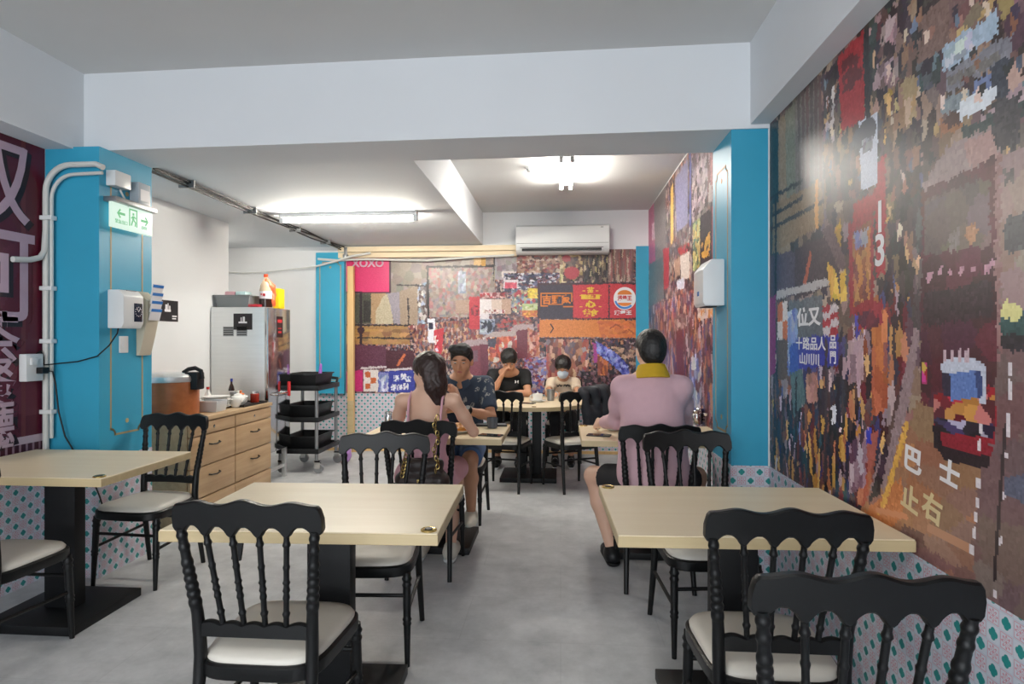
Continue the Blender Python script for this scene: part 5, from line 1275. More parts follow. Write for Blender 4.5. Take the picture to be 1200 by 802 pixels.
MB().lathe((0, 0, 0), plate_prof(.12), 30).build('dish', M_CERAMIC, t)
SDF(.006).ell((-.68, 4.0, TZ + .025), (.085, .085, .025)).ell((-.65, 4.01, TZ + .04), (.04, .05, .02)).wob(.006, 90).build('food', pm('golden_food', (206, 150, 60), .5, c2=(170, 96, 40), scale=40), t)
for k, (dx, dy, lab) in enumerate(((0, 0, 'steel condiment jar nearest the edge of the couple table'), (.055, .05, 'second steel condiment jar, beside the left shoulder of the woman'), (-.05, .055, 'steel condiment jar at the outer left of the couple table'))):
    p = on_z(455, 500, TZ); t = jar('condiment_jar', lab, p.x + dx, p.y + .12 + dy, TZ, .026, .085, M_GLASS if k == 1 else M_CHROME, M_CHROME, 'steel condiment jars on the couple table')
p = on_z(700, 511, TZ); phone('dark phone near the left edge of the table of the man in pink', p.x + .01, p.y, TZ, 1.35)
p = on_z(719, 505, TZ)
t = MB().lathe((0, 0, 0), [(.03, 0), (.045, .006), (.075, .055), (.076, .058), (.071, .056), (.04, .012), (.001, .01)], 28).build('bowl', M_CERAMIC); t.location = (p.x + .005, p.y + .02, TZ)
tag(t, 'white bowl by the left hand of the man in pink', 'bowl')
p = on_z(826, 500, TZ)
for k, (dx, dy, r, h, m, lab) in enumerate(((-.035, .0, .03, .10, M_CHROME, 'steel lidded jar beside the right arm of the man in pink'), (.03, -.02, .028, .085, M_GLASS, 'clear shaker by the pillar side of the table of the man in pink'), (.0, .06, .03, .11, M_CHROME, 'taller steel jar behind the other jars near the wall mural'), (.07, .05, .035, .12, M_CHILI, 'brown sauce jar against the wall by the man in pink'))):
    jar('condiment_jar', lab, p.x + dx, p.y + .1 + dy, TZ, r, h, m, M_CHROME if k < 3 else M_BUCKET, 'condiment jars by the man in pink')
p = on_z(630, 471, TZ)
t = thing('coffee_cup', 'white coffee cup on a saucer on the round table', 'cup', (p.x, p.y, TZ))
MB().lathe((0, 0, 0), plate_prof(.085, .014), 28).build('saucer', M_CERAMIC, t)
MB().lathe((0, 0, 0), [(.03, .010), (.045, .018), (.052, .075), (.052, .078), (.048, .078), (.04, .02), (.001, .016)], 26).build('body', M_CERAMIC, t)
MB().lathe((0, 0, 0), [(.048, .07), (.03, .078), (.008, .085), (.008, .1), (.003, .1)], 18).build('lid', M_CERAMIC, t)
MB().tube(arcpts((-.055, 0, .045), .02, PI / 2, 1.5 * PI, (X_, Z_)), .005, 8).build('handle', M_CERAMIC, t)
p = on_z(644, 470, TZ)
t = thing('water_cup', 'brushed steel water cup beside the white coffee cup', 'cup', (p.x + .01, p.y + .02, TZ))
MB().lathe((0, 0, 0), [(.03, 0), (.034, .004), (.042, .11), (.042, .113), (.039, .113), (.031, .008), (.001, .006)], 24).build('body', M_GREYMETAL, t)
MB().tube(arcpts((.045, 0, .06), .03, -PI / 2, PI / 2, (X_, Z_)), .005, 8).build('handle', M_STEEL, t)
p = on_z(618, 473, TZ); phone('dark phone beside the saucer on the round table', p.x, p.y - .01, TZ, 1.2)
# tag hanging under the middle table
t = thing('hanging_tag', 'black tag hung on a cord under the left end of the middle table', 'tag', (-1.16, 2.16, .712))
MB().tube([(.07, 0, 0), (.04, .0, -.03), (.0, 0, -.05), (-.005, 0, -.06)], .0025, 6).build('cord', M_RUBBER, t)
MB().box(-.018, .018, -.006, .006, -.16, -.055, Matrix.Rotation(.14, 4, 'Y')).build('tag_body', M_BLKPLASTIC, t, bevel=.003)
# jacket over the round-table chair
cM = Matrix.Translation((.095, 5.67, 0)) @ Matrix.Rotation(.46, 4, 'Z')
def cw(p): return tuple(cM @ Vector(p))
j = SDF(.009)
j.cone(cw((-.02, -.235, .905)), .035, cw((.215, -.225, .92)), .045, .03)
j.chain([cw((.0, -.27, .88)), cw((.02, -.275, .70)), cw((.03, -.27, .52))], [.035, .042, .035], .03).chain([cw((.10, -.27, .90)), cw((.11, -.28, .70)), cw((.11, -.27, .46))], [.04, .045, .04], .03)
j.chain([cw((.19, -.26, .90)), cw((.21, -.275, .72)), cw((.20, -.27, .50))], [.045, .05, .04], .03).chain([cw((.24, -.22, .90)), cw((.27, -.22, .75)), cw((.27, -.21, .58))], [.035, .04, .03], .03)
j.chain([cw((.10, -.195, .91)), cw((.11, -.18, .80)), cw((.12, -.175, .72))], [.03, .028, .02], .03)
j.wob(.010, 38)
o = j.build('jacket', pm('dark_jacket_cloth', (30, 33, 40), .7, bump=.4, scale=40), None); tag(o, 'dark jacket hung over the chair back at the round table', 'jacket')
# handbag on the woman's chair
b = SDF(.007); b.cone((-.86, 3.345, .58), .055, (-.66, 3.335, .58), .055, .03).cone((-.84, 3.345, .66), .045, (-.68, 3.335, .67), .04, .03).wob(.003, 60)
t = thing('handbag', 'dark brown handbag with gold chain hung behind the woman', 'handbag', (-.76, 3.34, .52))
b.build('bag_body', pm('dark_brown_leather', (44, 32, 28), .4, bump=.2, scale=60), t)
mb = MB()
for k in range(14):
    q = (.085 + .012 * math.sin(k), -.055 + .002 * k, .18 + .022 * k - .05)
    mb.tube([(q[0] + .009 * math.cos(a) * (1 if k % 2 else .3), q[1] + .009 * math.cos(a) * (.3 if k % 2 else 1), q[2] + .016 * math.sin(a)) for a in np.linspace(0, 2 * PI, 9)], .0032, 5)
for k in range(8):
    q = (-.10 + .004 * k, -.055, .10 + .02 * k); mb.tube([(q[0] + .009 * math.cos(a), q[1] + .004 * math.cos(a), q[2] + .015 * math.sin(a)) for a in np.linspace(0, 2 * PI, 9)], .0032, 5)
o = mb.build('chain', M_BRASS, t); o['label'] = 'gold chain strap'
MB().cbox((.0, -.06, .07), (.018, .004, .01)).build('clasp', M_BRASS, t, bevel=.002)
# ------------------------------------------------------------------ people
M_SKIN = pm('light_skin', (214, 172, 148), .5, vary=.04, scale=10)
M_SKIN2 = pm('tan_skin', (188, 138, 108), .5, vary=.05, scale=10)
M_HAIR = pm('black_hair', (16, 14, 14), .45, vary=.3, scale=60, stretch=(6, 6, .6), bump=.5)
M_HAIRB = pm('dark_brown_hair', (44, 26, 22), .42, vary=.35, scale=50, stretch=(6, 6, .6), bump=.5)
M_LIP = pm('lips', (176, 104, 96), .45); M_EYEW = pm('eye_white', (220, 218, 214), .3); M_EYED = pm('eye_dark', (26, 20, 18), .2); M_BROW = pm('brow', (28, 22, 20), .7)
def V3(p): return np.array(p, float)
def norm(v): v = V3(v); return v / np.linalg.norm(v)
def hframe(f, tilt=0.0):
    f = norm(f); r = norm(np.cross(f, (0, 0, 1))); u = np.cross(r, f)
    if tilt: r, u = r * math.cos(tilt) + u * math.sin(tilt), u * math.cos(tilt) - r * math.sin(tilt)
    return f, r, u
def head_sdf(S, H, f, r, u, N, s=1.0, fem=False):
    R = np.stack([r, f, u])
    at = lambda x, y, z: H + s * (r * x + f * y + u * z)
    S.cone(at(0, -.018, -.06), .050 * s * (.88 if fem else 1), N, .056 * s * (.85 if fem else 1), .03)
    S.ell(at(0, -.012, .028), (.074 * s, .094 * s, .087 * s), R, .02)
    S.ell(at(0, .024, -.038), (.058 * s, .066 * s, .072 * s), R, .03)
    S.cone(at(-.012, .060, -.094), .017 * s, at(.012, .060, -.094), .017 * s, .025)
    S.ell(at(-.036, .05, -.03), (.024 * s, .026 * s, .026 * s), R, .02).ell(at(.036, .05, -.03), (.024 * s, .026 * s, .026 * s), R, .02)
    S.cone(at(0, .082, .012), .007 * s, at(0, .106, -.028), .011 * s, .012)
    S.cone(at(-.011, .096, -.032), .006 * s, at(.011, .096, -.032), .006 * s, .008)
    S.cone(at(-.036, .078, .026), .008 * s, at(.036, .078, .026), .008 * s, .014)
    for q in (-1, 1):
        S.ell(at(q * .074, -.010, -.012), (.012 * s, .020 * s, .031 * s), R, .006)
        S.ell(at(q * .031, .094, .006), (.016 * s, .012 * s, .009 * s), R, .01, True)
    return at
def face_parts(at, f, r, u, par, s=1.0, mask=False, down=False):
    R = Matrix([list(r) + [0], list(f) + [0], list(u) + [0], [0, 0, 0, 1]]).transposed()
    off = Vector(par.location)
    def e(name, m, p, rad):
        T = Matrix.Translation(Vector(p) - off) @ R
        MB().sphere((0, 0, 0), tuple(s * q for q in rad), 14, 8, T).build(name, m, par)
    for q in (-1, 1):
        e('eye', M_EYEW, at(q * .031, .0775, .007), (.0125, .010, .006 if not down else .003))
        e('pupil', M_EYED, at(q * .031, .0855, .006 if not down else .003), (.0075, .004, .006 if not down else .0035))
        e('eyebrow', M_BROW, at(q * .032, .086, .028), (.018, .006, .0042))
    if not mask: e('lips', M_LIP, at(0, .0885, -.062), (.021, .008, .0065))
def hand(S, w, d, n, curl=.5, side=1, s=1.0):
    """palm + four fingers + thumb; w wrist, d pointing direction, n palm normal (out of the palm)"""
    d = norm(d); n = norm(V3(n) - d * np.dot(n, d)); t = np.cross(d, n) * side
    P = lambda a, b, c=0.0: V3(w) + s * (d * a + t * b + n * c)
    for b in (-.026, -.009, .009, .026): S.cone(P(.0, b * .6), .015 * s, P(.078, b), .012 * s, .012)
    L = (.060, .072, .076, .066)
    for i, b in enumerate((-.029, -.010, .010, .029)):
        p = P(.08, b); ang = 0.0; seg = L[i] * s
        for k, fr in enumerate((.45, .32, .25)):
            ang += curl * (.7 if k == 0 else 1.0)
            q = p + (d * math.cos(ang) + n * math.sin(ang)) * seg * fr * 1.05
            S.cone(p, (.0090 - .0008 * k) * s, q, (.0084 - .0008 * k) * s, .004); p = q
    a = P(.022, .030, .004); b_ = P(.052, .052, .020); c = P(.078, .050, .036)
    S.cone(a, .0125 * s, b_, .0105 * s, .010).cone(b_, .0105 * s, c, .0085 * s, .004)
def shoe(par, A, d, m, sole, s=1.0):
    d = norm((d[0], d[1], 0)); a = V3(A); z = .0
    S = SDF(.006); h = V3((0, 0, 1))
    heel = np.array([a[0], a[1], .055]) - d * .035
    S.cone(heel, .042 * s, heel + d * .13, .042 * s, .03).cone(heel + d * .11 - h * .008, .044 * s, heel + d * .205 - h * .016, .034 * s, .03).cone(a + h * .0, .042 * s, heel + d * .03, .045 * s, .03)
    S.cut((0, 0, .018), (0, 0, -1)); S.cut((0, 0, .125), (0, 0, 1))
    o = S.build('shoe', m, par)
    S = SDF(.006); S.cone(heel - h * .02, .046 * s, heel + d * .2 - h * .02, .040 * s, .03); S.cut((0, 0, .001), (0, 0, -1)); S.cut((0, 0, .024), (0, 0, 1))
    S.build('sole', sole, o)
    mb = MB(); sd = np.cross(d, h)
    for k in range(4):
        c = heel + d * (.06 + .025 * k) + h * (.042 - .006 * k) - Vector(par.location)
        mb.tube([tuple(c - sd * .022), tuple(c + h * .004), tuple(c + sd * .022)], .003, 5)
    mb.build('laces', sole, o)

def body(par, m, J, female=False, s=1.0, feet=True, hands=(.5, .5)):
    S = SDF(.0065)
    f, r, u = J['hf']; H = V3(J['head'])
    at = head_sdf(S, H, f, r, u, V3(J['neck']), J.get('hs', 1.0), female)
    pel, ch, nk = V3(J['pelvis']), V3(J['chest']), V3(J['neck'])
    fw = norm(J['fwd']); rt = norm(np.cross(fw, (0, 0, 1)))
    w = (.80 if female else 1.0) * s
    R = np.stack([rt, fw, np.array([0, 0, 1.])])
    mid = (pel * .55 + ch * .45)
    S.ell(pel, (.165 * s * (1.0 if female else 1), .125 * s, .12 * s), R, .06)
    S.ell(mid, (.125 * w * 1.05, .10 * s * (.85 if female else 1.05), .16 * s), R, .08)
    S.ell(ch, (.15 * w * 1.05, .105 * s, .17 * s), R, .07)
    for q, k in ((-1, 'L'), (1, 'R')):
        sh, el, wr = V3(J['sh' + k]), V3(J['el' + k]), V3(J['wr' + k])
        S.cone(nk - np.array([0, 0, .02]), .05 * w, sh, .048 * w, .05)
        a = .85 if female else 1.0
        S.chain([sh, sh * .5 + el * .5, el], [.052 * a * s, .045 * a * s, .038 * a * s], .03)
        S.chain([el, el * .6 + wr * .4, wr], [.038 * a * s, .036 * a * s, .025 * a * s], .02)
        hd = J.get('hd' + k)
        if hd is not None: hand(S, wr, hd[0], hd[1], hd[2], hd[3], (.9 if female else 1.0) * s)
        hp, kn, an = V3(J['hp' + k]), V3(J['kn' + k]), V3(J['an' + k])
        S.chain([hp, hp * .5 + kn * .5, kn], [.088 * s, .074 * s, .056 * s], .04)
        S.chain([kn, kn * .65 + an * .35 - fw * .015, an], [.054 * s, .054 * s, .034 * s], .03)
        td = norm(J.get('toe' + k, fw)); S.cone(an + np.array([0, 0, -.03]), .032 * s, an + td * .13 + np.array([0, 0, -.045]), .024 * s, .03)
    o = S.build('body', m, par)
    return at, o
def person(label, loc): return thing('person', label, 'person', (loc[0], loc[1], 0))

# ---- man in pink sweater, back to us
P = person('man in a pink sweater with mustard collar, seated with his back to us', (.52, 3.55))
f, r, u = hframe((-.18, 1, -.16))
J = dict(hf=(f, r, u), head=(.515, 3.60, 1.295), neck=(.52, 3.565, 1.175), chest=(.52, 3.575, .98), pelvis=(.522, 3.515, .545), fwd=(0, 1, 0), hs=1.02,
         shL=(.355, 3.57, 1.085), elL=(.340, 3.76, .87), wrL=(.262, 4.0, .82), shR=(.685, 3.57, 1.085), elR=(.735, 3.78, .86), wrR=(.66, 4.02, .815),
         hdL=((-.35, .9, -.12), (.8, .3, -.5), .6, -1), hdR=((-.25, 1, -.05), (-.9, 0, -.35), .55, 1),
         hpL=(.42, 3.56, .545), knL=(.205, 3.84, .515), anL=(.31, 3.765, .085), hpR=(.625, 3.56, .545), knR=(.835, 3.86, .515), anR=(.77, 3.765, .085), toeL=(-.15, .9, 0), toeR=(.15, .9, 0))
J['toeL'] = (-.1, -.02, 0) if False else (-.15, 1, 0)
at, bo = body(P, M_SKIN, J)
face_parts(at, f, r, u, P)
M_SWEAT = pm('dusty_pink_knit', (206, 168, 176), .8, vary=.05, scale=30, bump=.15)
S = SDF(.0065); R = np.stack([np.array([1., 0, 0]), np.array([0, 1., 0]), np.array([0, 0, 1.])])
S.ell((.522, 3.525, .60), (.205, .148, .16), R, .06).ell((.521, 3.545, .78), (.195, .138, .22), R, .08).ell((.52, 3.572, .99), (.185, .122, .17), R, .07)
for k in 'LR':
    sh, el, wr = V3(J['sh' + k]), V3(J['el' + k]), V3(J['wr' + k])
    S.cone((.52, 3.56, 1.13), .058, sh, .056, .05); S.chain([sh, (sh + el) / 2, el], [.060, .056, .052], .05); S.cone(el, .054, el * .22 + wr * .78, .040, .03, True)
S.cut((0, 0, .47), (0, 0, -1))
o = S.build('sweater', M_SWEAT, P); o['label'] = 'long-sleeved dusty pink sweater'
S = SDF(.005); S.cone((.52, 3.558, 1.135), .105, (.518, 3.572, 1.215), .076, .02, True, True)
o = S.build('collar', pm('mustard_knit', (196, 158, 30), .8, vary=.08, scale=40, bump=.2), P); o['label'] = 'mustard yellow collar'
S = SDF(.007); S.ell((.522, 3.52, .545), (.178, .138, .11), R, .05)
for k in 'LR':
    hp, kn = V3(J['hp' + k]), V3(J['kn' + k]); S.cone(hp, .100, hp * .32 + kn * .68, .084, .04, True)
S.build('shorts', pm('black_cotton', (24, 24, 28), .8, bump=.2), P)
S = SDF(.005); Rh = np.stack([r, f, u]); H = V3(J['head'])
S.ell(at(0, -.016, .036), (.084, .104, .090), Rh, .02).ell(at(0, -.05, -.01), (.074, .066, .085), Rh, .03).wob(.002, 200)
S.cut(at(0, .062, .05), f * .9 - u * .35); S.cut(at(0, -.02, -.085), -u); S.ell(at(0, .09, -.05), (.09, .10, .09), Rh, .02, True)
for q in (-1, 1): S.ell(at(q * .088, .0, -.03), (.022, .036, .042), Rh, .01, True)
S.build('hair', M_HAIR, P)
shoe(P, J['anL'], (-.15, 1, 0), M_BLKPLASTIC, M_BLACK); shoe(P, J['anR'], (.15, 1, 0), M_BLKPLASTIC, M_BLACK)

# ---- woman in pink dress, back to us, head turned to the left
P = person('long-haired woman in a pink strappy dress, seated with her back to us', (-.80, 3.60))
f, r, u = hframe((-.88, .50, -.10))
J = dict(hf=(f, r, u), head=(-.798, 3.64, 1.165), neck=(-.785, 3.625, 1.045), chest=(-.79, 3.615, .885), pelvis=(-.80, 3.585, .535), fwd=(.05, 1, 0), hs=.95,
         shL=(-.945, 3.615, .995), elL=(-1.02, 3.74, .80), wrL=(-.89, 3.93, .80), shR=(-.635, 3.625, .995), elR=(-.535, 3.75, .792), wrR=(-.655, 3.87, .985),
         hdL=((.4, .9, 0), (0, 0, -1), .35, -1), hdR=((-.35, .35, .5), (-.6, -.6, .2), .7, 1),
         hpL=(-.885, 3.62, .53), knL=(-.865, 3.985, .52), anL=(-.87, 3.74, .085), hpR=(-.715, 3.62, .53), knR=(-.675, 3.985, .52), anR=(-.675, 3.735, .085), toeL=(0, 1, 0), toeR=(0, 1, 0))
at, bo = body(P, M_SKIN, J, True, .92)
face_parts(at, f, r, u, P, .95)
M_PINK = pm('pink_jersey', (216, 164, 176), .75, vary=.05, scale=24, bump=.12)
S = SDF(.006); fw = norm(J['fwd']); rt = norm(np.cross(fw, (0, 0, 1))); R = np.stack([rt, fw, np.array([0, 0, 1.])])
S.ell((-.80, 3.59, .55), (.170, .132, .135), R, .05).ell((-.797, 3.59, .70), (.118, .094, .16), R, .07).ell((-.79, 3.615, .83), (.136, .106, .12), R, .05)
S.cut((-.79, 3.60, .90), (0, -.45, .9))
for k in 'LR':
    hp, kn = V3(J['hp' + k]), V3(J['kn' + k]); S.cone(hp, .098, kn, .078, .06, True)
S.cone((-.80, 3.66, .52), .10, (-.77, 3.95, .52), .075, .06, True)
S.build('dress', M_PINK, P)
for sx, a in ((-1, -.885), (1, -.695)):
    cx = a - P.location.x
    mb = MB(); mb.tube([(cx + .0, -.085, .845), (cx + sx * .002, -.078, .93), (cx + sx * .004, -.048, 1.005), (cx + sx * .004, .015, 1.045), (cx, .075, 1.01), (cx, .10, .93)], .0075, 6)
    mb.build('strap', M_PINK, P)
S = SDF(.005); Rh = np.stack([r, f, u]); s_ = .95
S.ell(at(0, -.014, .036), (.086, .106, .092), Rh, .02)
S.chain([at(0, -.05, .02), at(.0, -.07, -.08), at(.01, -.075, -.20)], [.066, .056, .036], .04)
S.chain([at(.055, -.03, .0), at(.06, -.05, -.10), at(.05, -.07, -.22)], [.030, .030, .018], .03).chain([at(-.058, -.045, .0), at(-.055, -.065, -.10), at(-.03, -.08, -.20)], [.028, .028, .016], .03)
S.wob(.003, 130); S.cut(at(0, .070, .06), f * .9 - u * .3); S.ell(at(0, .085, -.045), (.085, .085, .10), Rh, .02, True)
S.build('hair', M_HAIRB, P)
M_SHOEW = pm('off_white_canvas', (206, 202, 190), .7, vary=.06, scale=30)
shoe(P, J['anL'], (0, 1, 0), M_SHOEW, M_PLASTIC, .92); shoe(P, J['anR'], (0, 1, 0), M_SHOEW, M_PLASTIC, .92)

# ---- man in navy patterned shirt, facing us
P = person('man in a navy patterned shirt and denim shorts, seated facing us', (-.76, 4.62))
f, r, u = hframe((-.05, -1, -.22))
J = dict(hf=(f, r, u), head=(-.735, 4.535, 1.20), neck=(-.745, 4.575, 1.075), chest=(-.75, 4.60, .89), pelvis=(-.765, 4.665, .54), fwd=(0, -1, 0), hs=1.0,
         shL=(-.565, 4.59, 1.02), elL=(-.505, 4.43, .80), wrL=(-.665, 4.265, .865), shR=(-.935, 4.59, 1.02), elR=(-.99, 4.43, .80), wrR=(-.82, 4.27, .86),
         hdL=((-.8, -.35, .25), (-.3, .6, -.5), .5, -1), hdR=((.8, -.3, .25), (.3, .6, -.5), .5, 1),
         hpL=(-.665, 4.63, .54), knL=(-.635, 4.275, .515), anL=(-.655, 4.47, .085), hpR=(-.865, 4.63, .54), knR=(-.90, 4.275, .515), anR=(-.88, 4.49, .085), toeL=(0.05, -1, 0), toeR=(-.05, -1, 0))
at, bo = body(P, M_SKIN2, J, False, .96)
face_parts(at, f, r, u, P, down=True)
def shirt_mat():
    q = NT('navy_floral_cotton'); v = q.coord('Object'); vo = q.add('ShaderNodeTexVoronoi'); vo.inputs['Scale'].default_value = 15
    n = q.noise(v, 30, 2); ad = q.add('ShaderNodeVectorMath'); ad.operation = 'ADD'; sc = q.add('ShaderNodeVectorMath'); sc.operation = 'SCALE'; sc.inputs[3].default_value = .05
    cmb = q.add('ShaderNodeCombineXYZ'); [q.link(n, cmb.inputs[i]) for i in range(3)]
    q.link(cmb.outputs[0], sc.inputs[0]); q.link(v, ad.inputs[0]); q.link(sc.outputs[0], ad.inputs[1]); q.link(ad.outputs[0], vo.inputs['Vector'])
    ring = q.math('MULTIPLY', q.math('LESS_THAN', vo.outputs['Distance'], .27), q.math('GREATER_THAN', q.noise(v, 70, 2), .48))
    q.link(q.mix(ring, rgba((48, 60, 78)), rgba((150, 152, 148))), q.b.inputs['Base Color']); q.b.inputs['Roughness'].default_value = .8; return q.m
S = SDF(.0065); R = np.stack([np.array([-1., 0, 0]), np.array([0, -1., 0]), np.array([0, 0, 1.])])
S.ell((-.765, 4.66, .60), (.178, .138, .13), R, .06).ell((-.758, 4.63, .75), (.165, .125, .18), R, .08).ell((-.75, 4.60, .91), (.165, .115, .16), R, .07)
for k in 'LR':
    sh, el = V3(J['sh' + k]), V3(J['el' + k])
    S.cone((-.747, 4.585, 1.04), .062, sh, .058, .05); S.cone(sh, .063, sh * .22 + el * .78, .060, .04, True)
S.cut((0, 0, .52), (0, 0, -1)); S.ell((-.742, 4.50, 1.06), (.032, .07, .07), R, .01, True)
o = S.build('shirt', shirt_mat(), P); o['label'] = 'navy short-sleeved shirt with a pale pattern'
for sx in (-1, 1):
    mb = MB(); cx = -.743 - P.location.x; mb.prism([(0, 0), (sx * .055, .025), (sx * .075, -.02), (sx * .02, -.07)], 0, .008, Matrix.Translation((cx + sx * .012, -.135, 1.045)) @ Matrix.Rotation(-.5, 4, 'X') @ frame((0, 0, 0), (1, 0, 0), (0, 0, 1)))
    mb.build('shirt_collar', MATS.get('x') or bpy.data.materials['navy_floral_cotton'], P, bevel=.003)
S = SDF(.007); S.ell((-.765, 4.66, .54), (.170, .132, .105), R, .05)
for k in 'LR':
    hp, kn = V3(J['hp' + k]), V3(J['kn' + k]); S.cone(hp, .100, hp * .12 + kn * .88, .082, .04, True)
S.build('shorts', pm('blue_denim', (72, 100, 140), .85, vary=.12, scale=40, bump=.2), P)
S = SDF(.005); Rh = np.stack([r, f, u])
S.ell(at(0, -.014, .040), (.084, .104, .092), Rh, .02).cone(at(-.05, .055, .10), .030, at(.05, .06, .105), .034, .03).wob(.004, 120)
S.cut(at(0, .085, .07), f * .75 - u * .65); S.cut(at(0, -.03, -.06), -u); S.ell(at(0, .10, -.02), (.075, .09, .075), Rh, .02, True)
for q in (-1, 1): S.ell(at(q * .088, .0, -.03), (.022, .036, .042), Rh, .01, True)
S.build('hair', M_HAIR, P)
e, w_ = V3(J['elL']), V3(J['wrL']); c = e * .1 + w_ * .9; d = norm(w_ - e)
S = SDF(.004); S.cone(c - d * .012, .035, c + d * .012, .034, .01, True, True); o = S.build('wrist_watch', M_BLKPLASTIC, P)
MB().lathe((0, 0, 0), [(.017, 0), (.017, .008), (.014, .009)], 18, Matrix.Translation(Vector(c) - Vector(P.location) + Vector((.0, -.026, .022))) @ Matrix.Rotation(.85, 4, 'X')).build('watch_face', M_CHROME, o)
shoe(P, J['anL'], (.05, -1, 0), M_SHOEW, M_PLASTIC); shoe(P, J['anR'], (-.05, -1, 0), M_SHOEW, M_PLASTIC)

# ---- boy in black tee
P = person('boy in a black tee leaning his cheek on his hand at the round table', (-.56, 6.85))
f, r, u = hframe((.05, -.86, -.50), -.06)
J = dict(hf=(f, r, u), head=(-.545, 6.50, 1.135), neck=(-.555, 6.60, 1.03), chest=(-.56, 6.72, .85), pelvis=(-.56, 6.90, .54), fwd=(0, -1, 0), hs=1.0,
         shL=(-.385, 6.655, .975), elL=(-.345, 6.50, .79), wrL=(-.545, 6.40, .795), shR=(-.735, 6.655, .975), elR=(-.715, 6.47, .795), wrR=(-.612, 6.415, .985),
         hdL=((-.95, -.15, 0), (0, .1, -1), .3, -1), hdR=((.35, -.0, .75), (.8, .3, -.1), .9, 1),
         hpL=(-.465, 6.86, .54), knL=(-.45, 6.50, .53), anL=(-.44, 6.56, .085), hpR=(-.655, 6.86, .54), knR=(-.67, 6.50, .53), anR=(-.68, 6.56, .085), toeL=(0, -1, 0), toeR=(0, -1, 0))
at, bo = body(P, M_SKIN2, J, False, .94)
face_parts(at, f, r, u, P, down=True)
S = SDF(.007)
S.ell((-.56, 6.89, .60), (.165, .13, .13), R, .06).ell((-.56, 6.81, .73), (.155, .118, .16), R, .08).ell((-.56, 6.72, .87), (.162, .112, .15), R, .07)
for k in 'LR':
    sh, el = V3(J['sh' + k]), V3(J['el' + k]); S.cone((-.556, 6.625, 1.0), .058, sh, .056, .05); S.cone(sh, .062, sh * .35 + el * .65, .060, .04, True)
S.cut((0, 0, .52), (0, 0, -1))
o = S.build('tee', pm('black_jersey', (26, 27, 30), .85, bump=.15), P)
mb = MB(); Mt = Matrix.Translation((.09, -.262, .90)) @ Matrix.Rotation(-.45, 4, 'X') @ frame((0, 0, 0), (1, 0, 0), (0, 0, 1))
mb.prism([(-.022, -.012), (-.010, -.012), (-.004, .0), (-.010, .012), (-.022, .012), (-.014, 0)], 0, .02, Mt).prism([(.022, -.012), (.010, -.012), (.004, .0), (.010, .012), (.022, .012), (.014, 0)], 0, .02, Mt).build('chest_emblem', M_INKWHITE, o, smooth=False)
S = SDF(.007); S.ell((-.56, 6.90, .535), (.165, .13, .10), R, .05)
for k in 'LR':
    hp, kn, an = V3(J['hp' + k]), V3(J['kn' + k]), V3(J['an' + k]); S.cone(hp, .096, kn, .070, .04); S.cone(kn, .070, kn * .15 + an * .85, .05, .04, True)
S.build('trousers', pm('black_twill', (22, 22, 26), .85), P)
S = SDF(.005); Rh = np.stack([r, f, u])
S.ell(at(0, -.010, .042), (.090, .108, .094), Rh, .02).ell(at(0, .045, .075), (.074, .055, .045), Rh, .03).wob(.004, 110)
S.cut(at(0, -.02, -.07), -u); S.ell(at(0, .12, -.035), (.078, .10, .072), Rh, .02, True)
S.build('hair', M_HAIR, P)
shoe(P, J['anL'], (0, -1, 0), M_BLKPLASTIC, M_PLASTIC); shoe(P, J['anR'], (0, -1, 0), M_BLKPLASTIC, M_PLASTIC)

# ---- child with face mask
P = person('child in a cream tee and face mask at the round table', (.03, 6.88))
f, r, u = hframe((-.10, -.90, -.42))
J = dict(hf=(f, r, u), head=(.025, 6.56, 1.065), neck=(.03, 6.65, .955), chest=(.03, 6.74, .80), pelvis=(.03, 6.90, .53), fwd=(0, -1, 0), hs=.93,
         shL=(.155, 6.68, .89), elL=(.185, 6.50, .785), wrL=(.03, 6.40, .785), shR=(-.10, 6.68, .89), elR=(-.135, 6.50, .785), wrR=(-.03, 6.39, .79),
         hdL=((-.9, -.3, 0), (0, .2, -1), .4, -1), hdR=((.8, -.4, .1), (0, .2, -1), .4, 1),
         hpL=(.10, 6.87, .53), knL=(.11, 6.56, .53), anL=(.11, 6.62, .10), hpR=(-.05, 6.87, .53), knR=(-.06, 6.56, .53), anR=(-.06, 6.62, .10), toeL=(0, -1, 0), toeR=(0, -1, 0))
at, bo = body(P, M_SKIN2, J, True, .84)
face_parts(at, f, r, u, P, .93, mask=True, down=True)
S = SDF(.007)
S.ell((.03, 6.89, .58), (.135, .11, .11), R, .06).ell((.03, 6.82, .70), (.125, .10, .14), R, .08).ell((.03, 6.74, .815), (.128, .095, .12), R, .06)
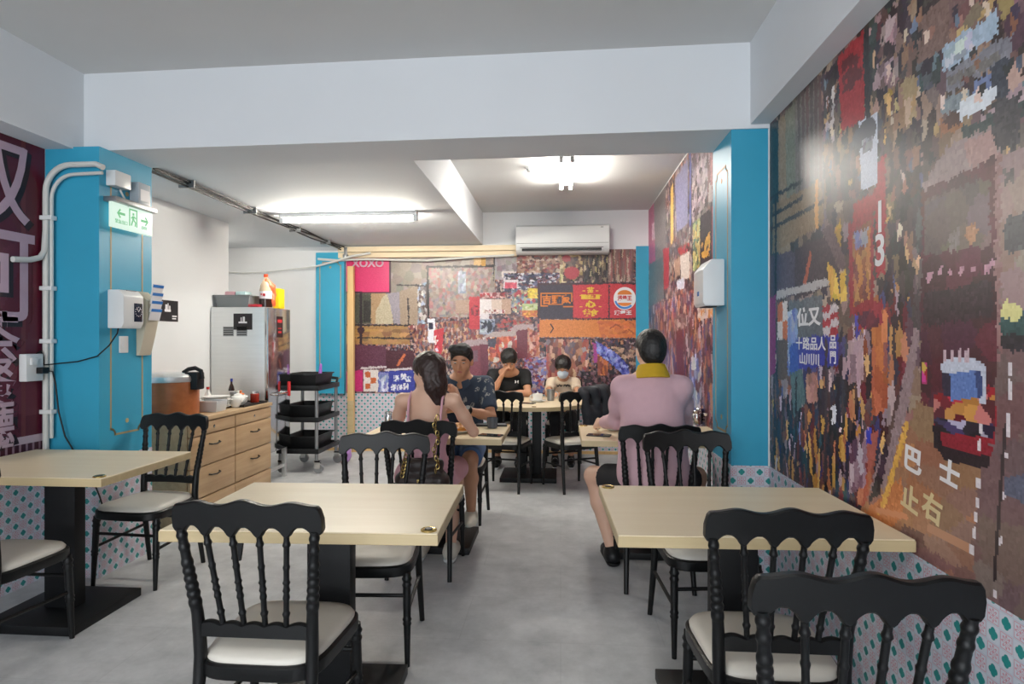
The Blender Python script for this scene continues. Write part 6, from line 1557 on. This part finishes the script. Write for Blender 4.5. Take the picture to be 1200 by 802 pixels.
for k in 'LR':
    sh, el = V3(J['sh' + k]), V3(J['el' + k]); S.cone((.03, 6.665, .925), .05, sh, .048, .05); S.cone(sh, .053, sh * .4 + el * .6, .052, .04, True)
S.cut((0, 0, .52), (0, 0, -1))
o = S.build('tee', pm('cream_jersey', (226, 208, 184), .85, vary=.04, bump=.12), P); o['label'] = 'cream tee with dark neckband and lettering'
text('lettering', 'YOU MALI', .042, Matrix.Translation((-.005, -.240, .865)) @ Matrix.Rotation(-.45, 4, 'X') @ frame((0, 0, 0), (1, 0, 0), (0, 0, 1)), M_INKBLACK, o, depth=.02, world=False, bold=.001)
S = SDF(.005); S.cone((.03, 6.655, .945), .058, (.03, 6.645, .965), .052, .01, True, True); S.build('neckband', M_INKBLACK, P)
S = SDF(.007); S.ell((.03, 6.90, .53), (.135, .11, .09), R, .05)
for k in 'LR':
    hp, kn, an = V3(J['hp' + k]), V3(J['kn' + k]), V3(J['an' + k]); S.cone(hp, .082, kn, .062, .04); S.cone(kn, .062, kn * .15 + an * .85, .045, .04, True)
S.build('trousers', pm('black_twill', (22, 22, 26), .85), P)
S = SDF(.004); Rh = np.stack([r, f, u])
S.ell(at(0, .048, -.052), (.060, .066, .058), Rh, .01).cone(at(0, .09, -.02), .02, at(0, .10, -.045), .02, .02)
S.cut(at(0, .03, 0), -f); S.cut(at(0, 0, -.004), u)
o = S.build('face_mask', pm('pale_blue_mask', (196, 212, 226), .8, vary=.03), P)
S = SDF(.005); S.ell(at(0, -.010, .040), (.088, .106, .092), Rh, .02).ell(at(0, .05, .07), (.07, .05, .042), Rh, .03).wob(.004, 110)
S.cut(at(0, -.02, -.07), -u); S.ell(at(0, .115, -.035), (.076, .10, .07), Rh, .02, True)
S.build('hair', M_HAIR, P)
shoe(P, J['anL'], (0, -1, 0), M_BLKPLASTIC, M_PLASTIC, .85); shoe(P, J['anR'], (0, -1, 0), M_BLKPLASTIC, M_PLASTIC, .85)

# marks and lettering too small to be told apart singly
for o in SC.objects:
    if o.parent is not None and o.name.split('.')[0] in ('printed_marks', 'label_marks', 'dial_hands', 'chain'): o['kind'] = 'stuff'
